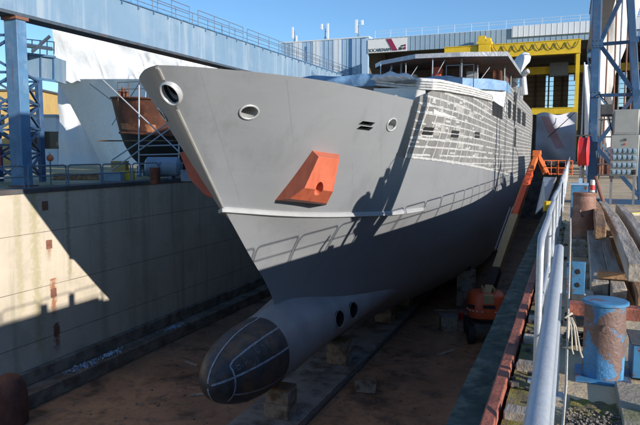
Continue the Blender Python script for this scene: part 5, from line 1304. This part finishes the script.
c = MB(); c.bar(Pb+upv*-.55+dirb*.4+Vector((0, 0, -.1)), Pb+dirb*2.4-upv*.35, .2); c.build('lift_cylinder', M['cope'], bl_)
ch = MB()
for i in range(34):
    p = Pm-sdv*.52+dirb*(-3.4+i*.13); ch.box(p, (.07, .05, .2), mx=Matrix([[sdv.x, dirb.x, upv.x], [sdv.y, dirb.y, upv.y], [sdv.z, dirb.z, upv.z]]))
ch.tube([Pm-sdv*.33-dirb*3.6+upv*.12, Pm-sdv*.33+dirb*1.0+upv*.12], .03, 6); ch.tube([Pm-sdv*.33-dirb*3.6-upv*.12, Pm-sdv*.33+dirb*1.0-upv*.12], .03, 6)
ch.build('cable_track', M['galv'], bl_)
c = MB(); c.tube([Pm-sdv*.3+dirb*.5, Pt-sdv*.27-dirb*.3], .05, 8); c.build('hydraulic_line', M['oranget'], bl_)
Pk = Pt+dirb*.35+Vector((0, 0, .1)); Pj = at(547, 172, 47.8)
c = MB(); c.bar(Pt-dirb*.1, Pk, .5, .4); c.cyl(Pk-sdv*.3, Pk+sdv*.3, .22, n=18); c.build('knuckle', M['oranget'], bl_, bevel=.02)
c = MB(); c.bar(Pk, Pj, .24, .28); c.bar(Pk+Vector((.0, .1, -.35)), Pj+Vector((-.25, .1, -.15)), .12, .14); c.build('jib', M['oranget'], bl_, bevel=.02)
bk0 = at(544, 173, 48.6)
dx = Vector((2.05, .25, 0)); dy = Vector((-.12, .95, 0)); z1 = Vector((0, 0, 1.12)); bz = Vector((bk0.x, bk0.y, bk0.z-.15))
c = MB(); c.prism([bz, bz+dx, bz+dx+dy, bz+dy], (0, 0, .08)); c.build('basket_floor', M['cope'], bl_, smooth=0)
c = MB()
for f in (.08, .55, 1.12):
    z_ = Vector((0, 0, f)); c.tube([bz+z_, bz+dx+z_, bz+dx+dy+z_, bz+dy+z_, bz+z_], .035, 8)
for p in (bz, bz+dx*.5, bz+dx, bz+dx+dy, bz+dx*.5+dy, bz+dy, bz+dx*.25, bz+dx*.75): c.tube([p, p+z1], .035, 8)
c.build('basket_frame', M['oranget'], bl_)
c = MB(); q = bz+dx*.3+dy*.5+Vector((0, 0, .9)); c.box(q, (.7, .3, .35), R(8)); c.build('control_panel', M['cope'], bl_, bevel=.02)
c = MB(); c.box(bz+dx*.75+dy*.9+Vector((0, 0, .3)), (.7, .06, .5), R(8)); c.build('toe_board', M['lift_red'], bl_)
c = MB(); c.bar(Pj, bz+dx*.15+Vector((0, 0, .1)), .2); c.build('basket_mount', M['oranget'], bl_)

# ------------------------------------------------------------------ far right background
def shed2(label, x0, x1, y, dep, h, m):
    t = thing('far_shed', label, 'shed', (x0, y, 0)); w_ = x1-x0
    c = MB(); c.bx(0, w_, 0, dep, 0, h); c.build('wall', m, t, local=True)
    c = MB(); c.bx(-.3, w_+.3, -.3, dep+.3, h, h+.3); c.build('roof', M['clad'], t, local=True)
    for k in range(4):
        c = MB(); c.bx(w_*(.08+.24*k), w_*(.08+.24*k)+w_*.13, -.04, -.005, h*.4, h*.72); c.build('window', M['glass'], t, local=True)
    return t
shed2('long pale shed in the distance behind the control cabinet', 4.6, 34, 96, 14, 7.2, M['shed'])
shed2('white low building in front of the long pale shed at right', 3.6, 10, 66, 9, 3.4, M['clad_w'])
def farpile(label, u, D, d, m, name, cat):
    p = at(u, 160, D); t = thing(name, label, cat, (p.x, p.y, 0)); c = MB(); c.box((0, 0, d[2]/2), d, R(10)); c.build('body', m, t, local=True, bevel=.04); c = MB(); c.box((0, 0, d[2]+.04), (d[0]*1.03, d[1]*1.03, .07), R(10)); c.build('lid', M['greysteel'], t, local=True); return t
farpile('rust-brown skip far behind the right tower', 606, 48, (2.6, 1.6, 1.3), M['trawl'], 'waste_skip', 'skip')
farpile('grey-white container behind the control cabinet', 640, 52, (3.2, 2.4, 2.3), M['shed'], 'container', 'container')
farpile('dark steel crate stack right of the brown skip', 622, 42, (1.3, 1.0, .9), M['cope'], 'steel_crate', 'crate')
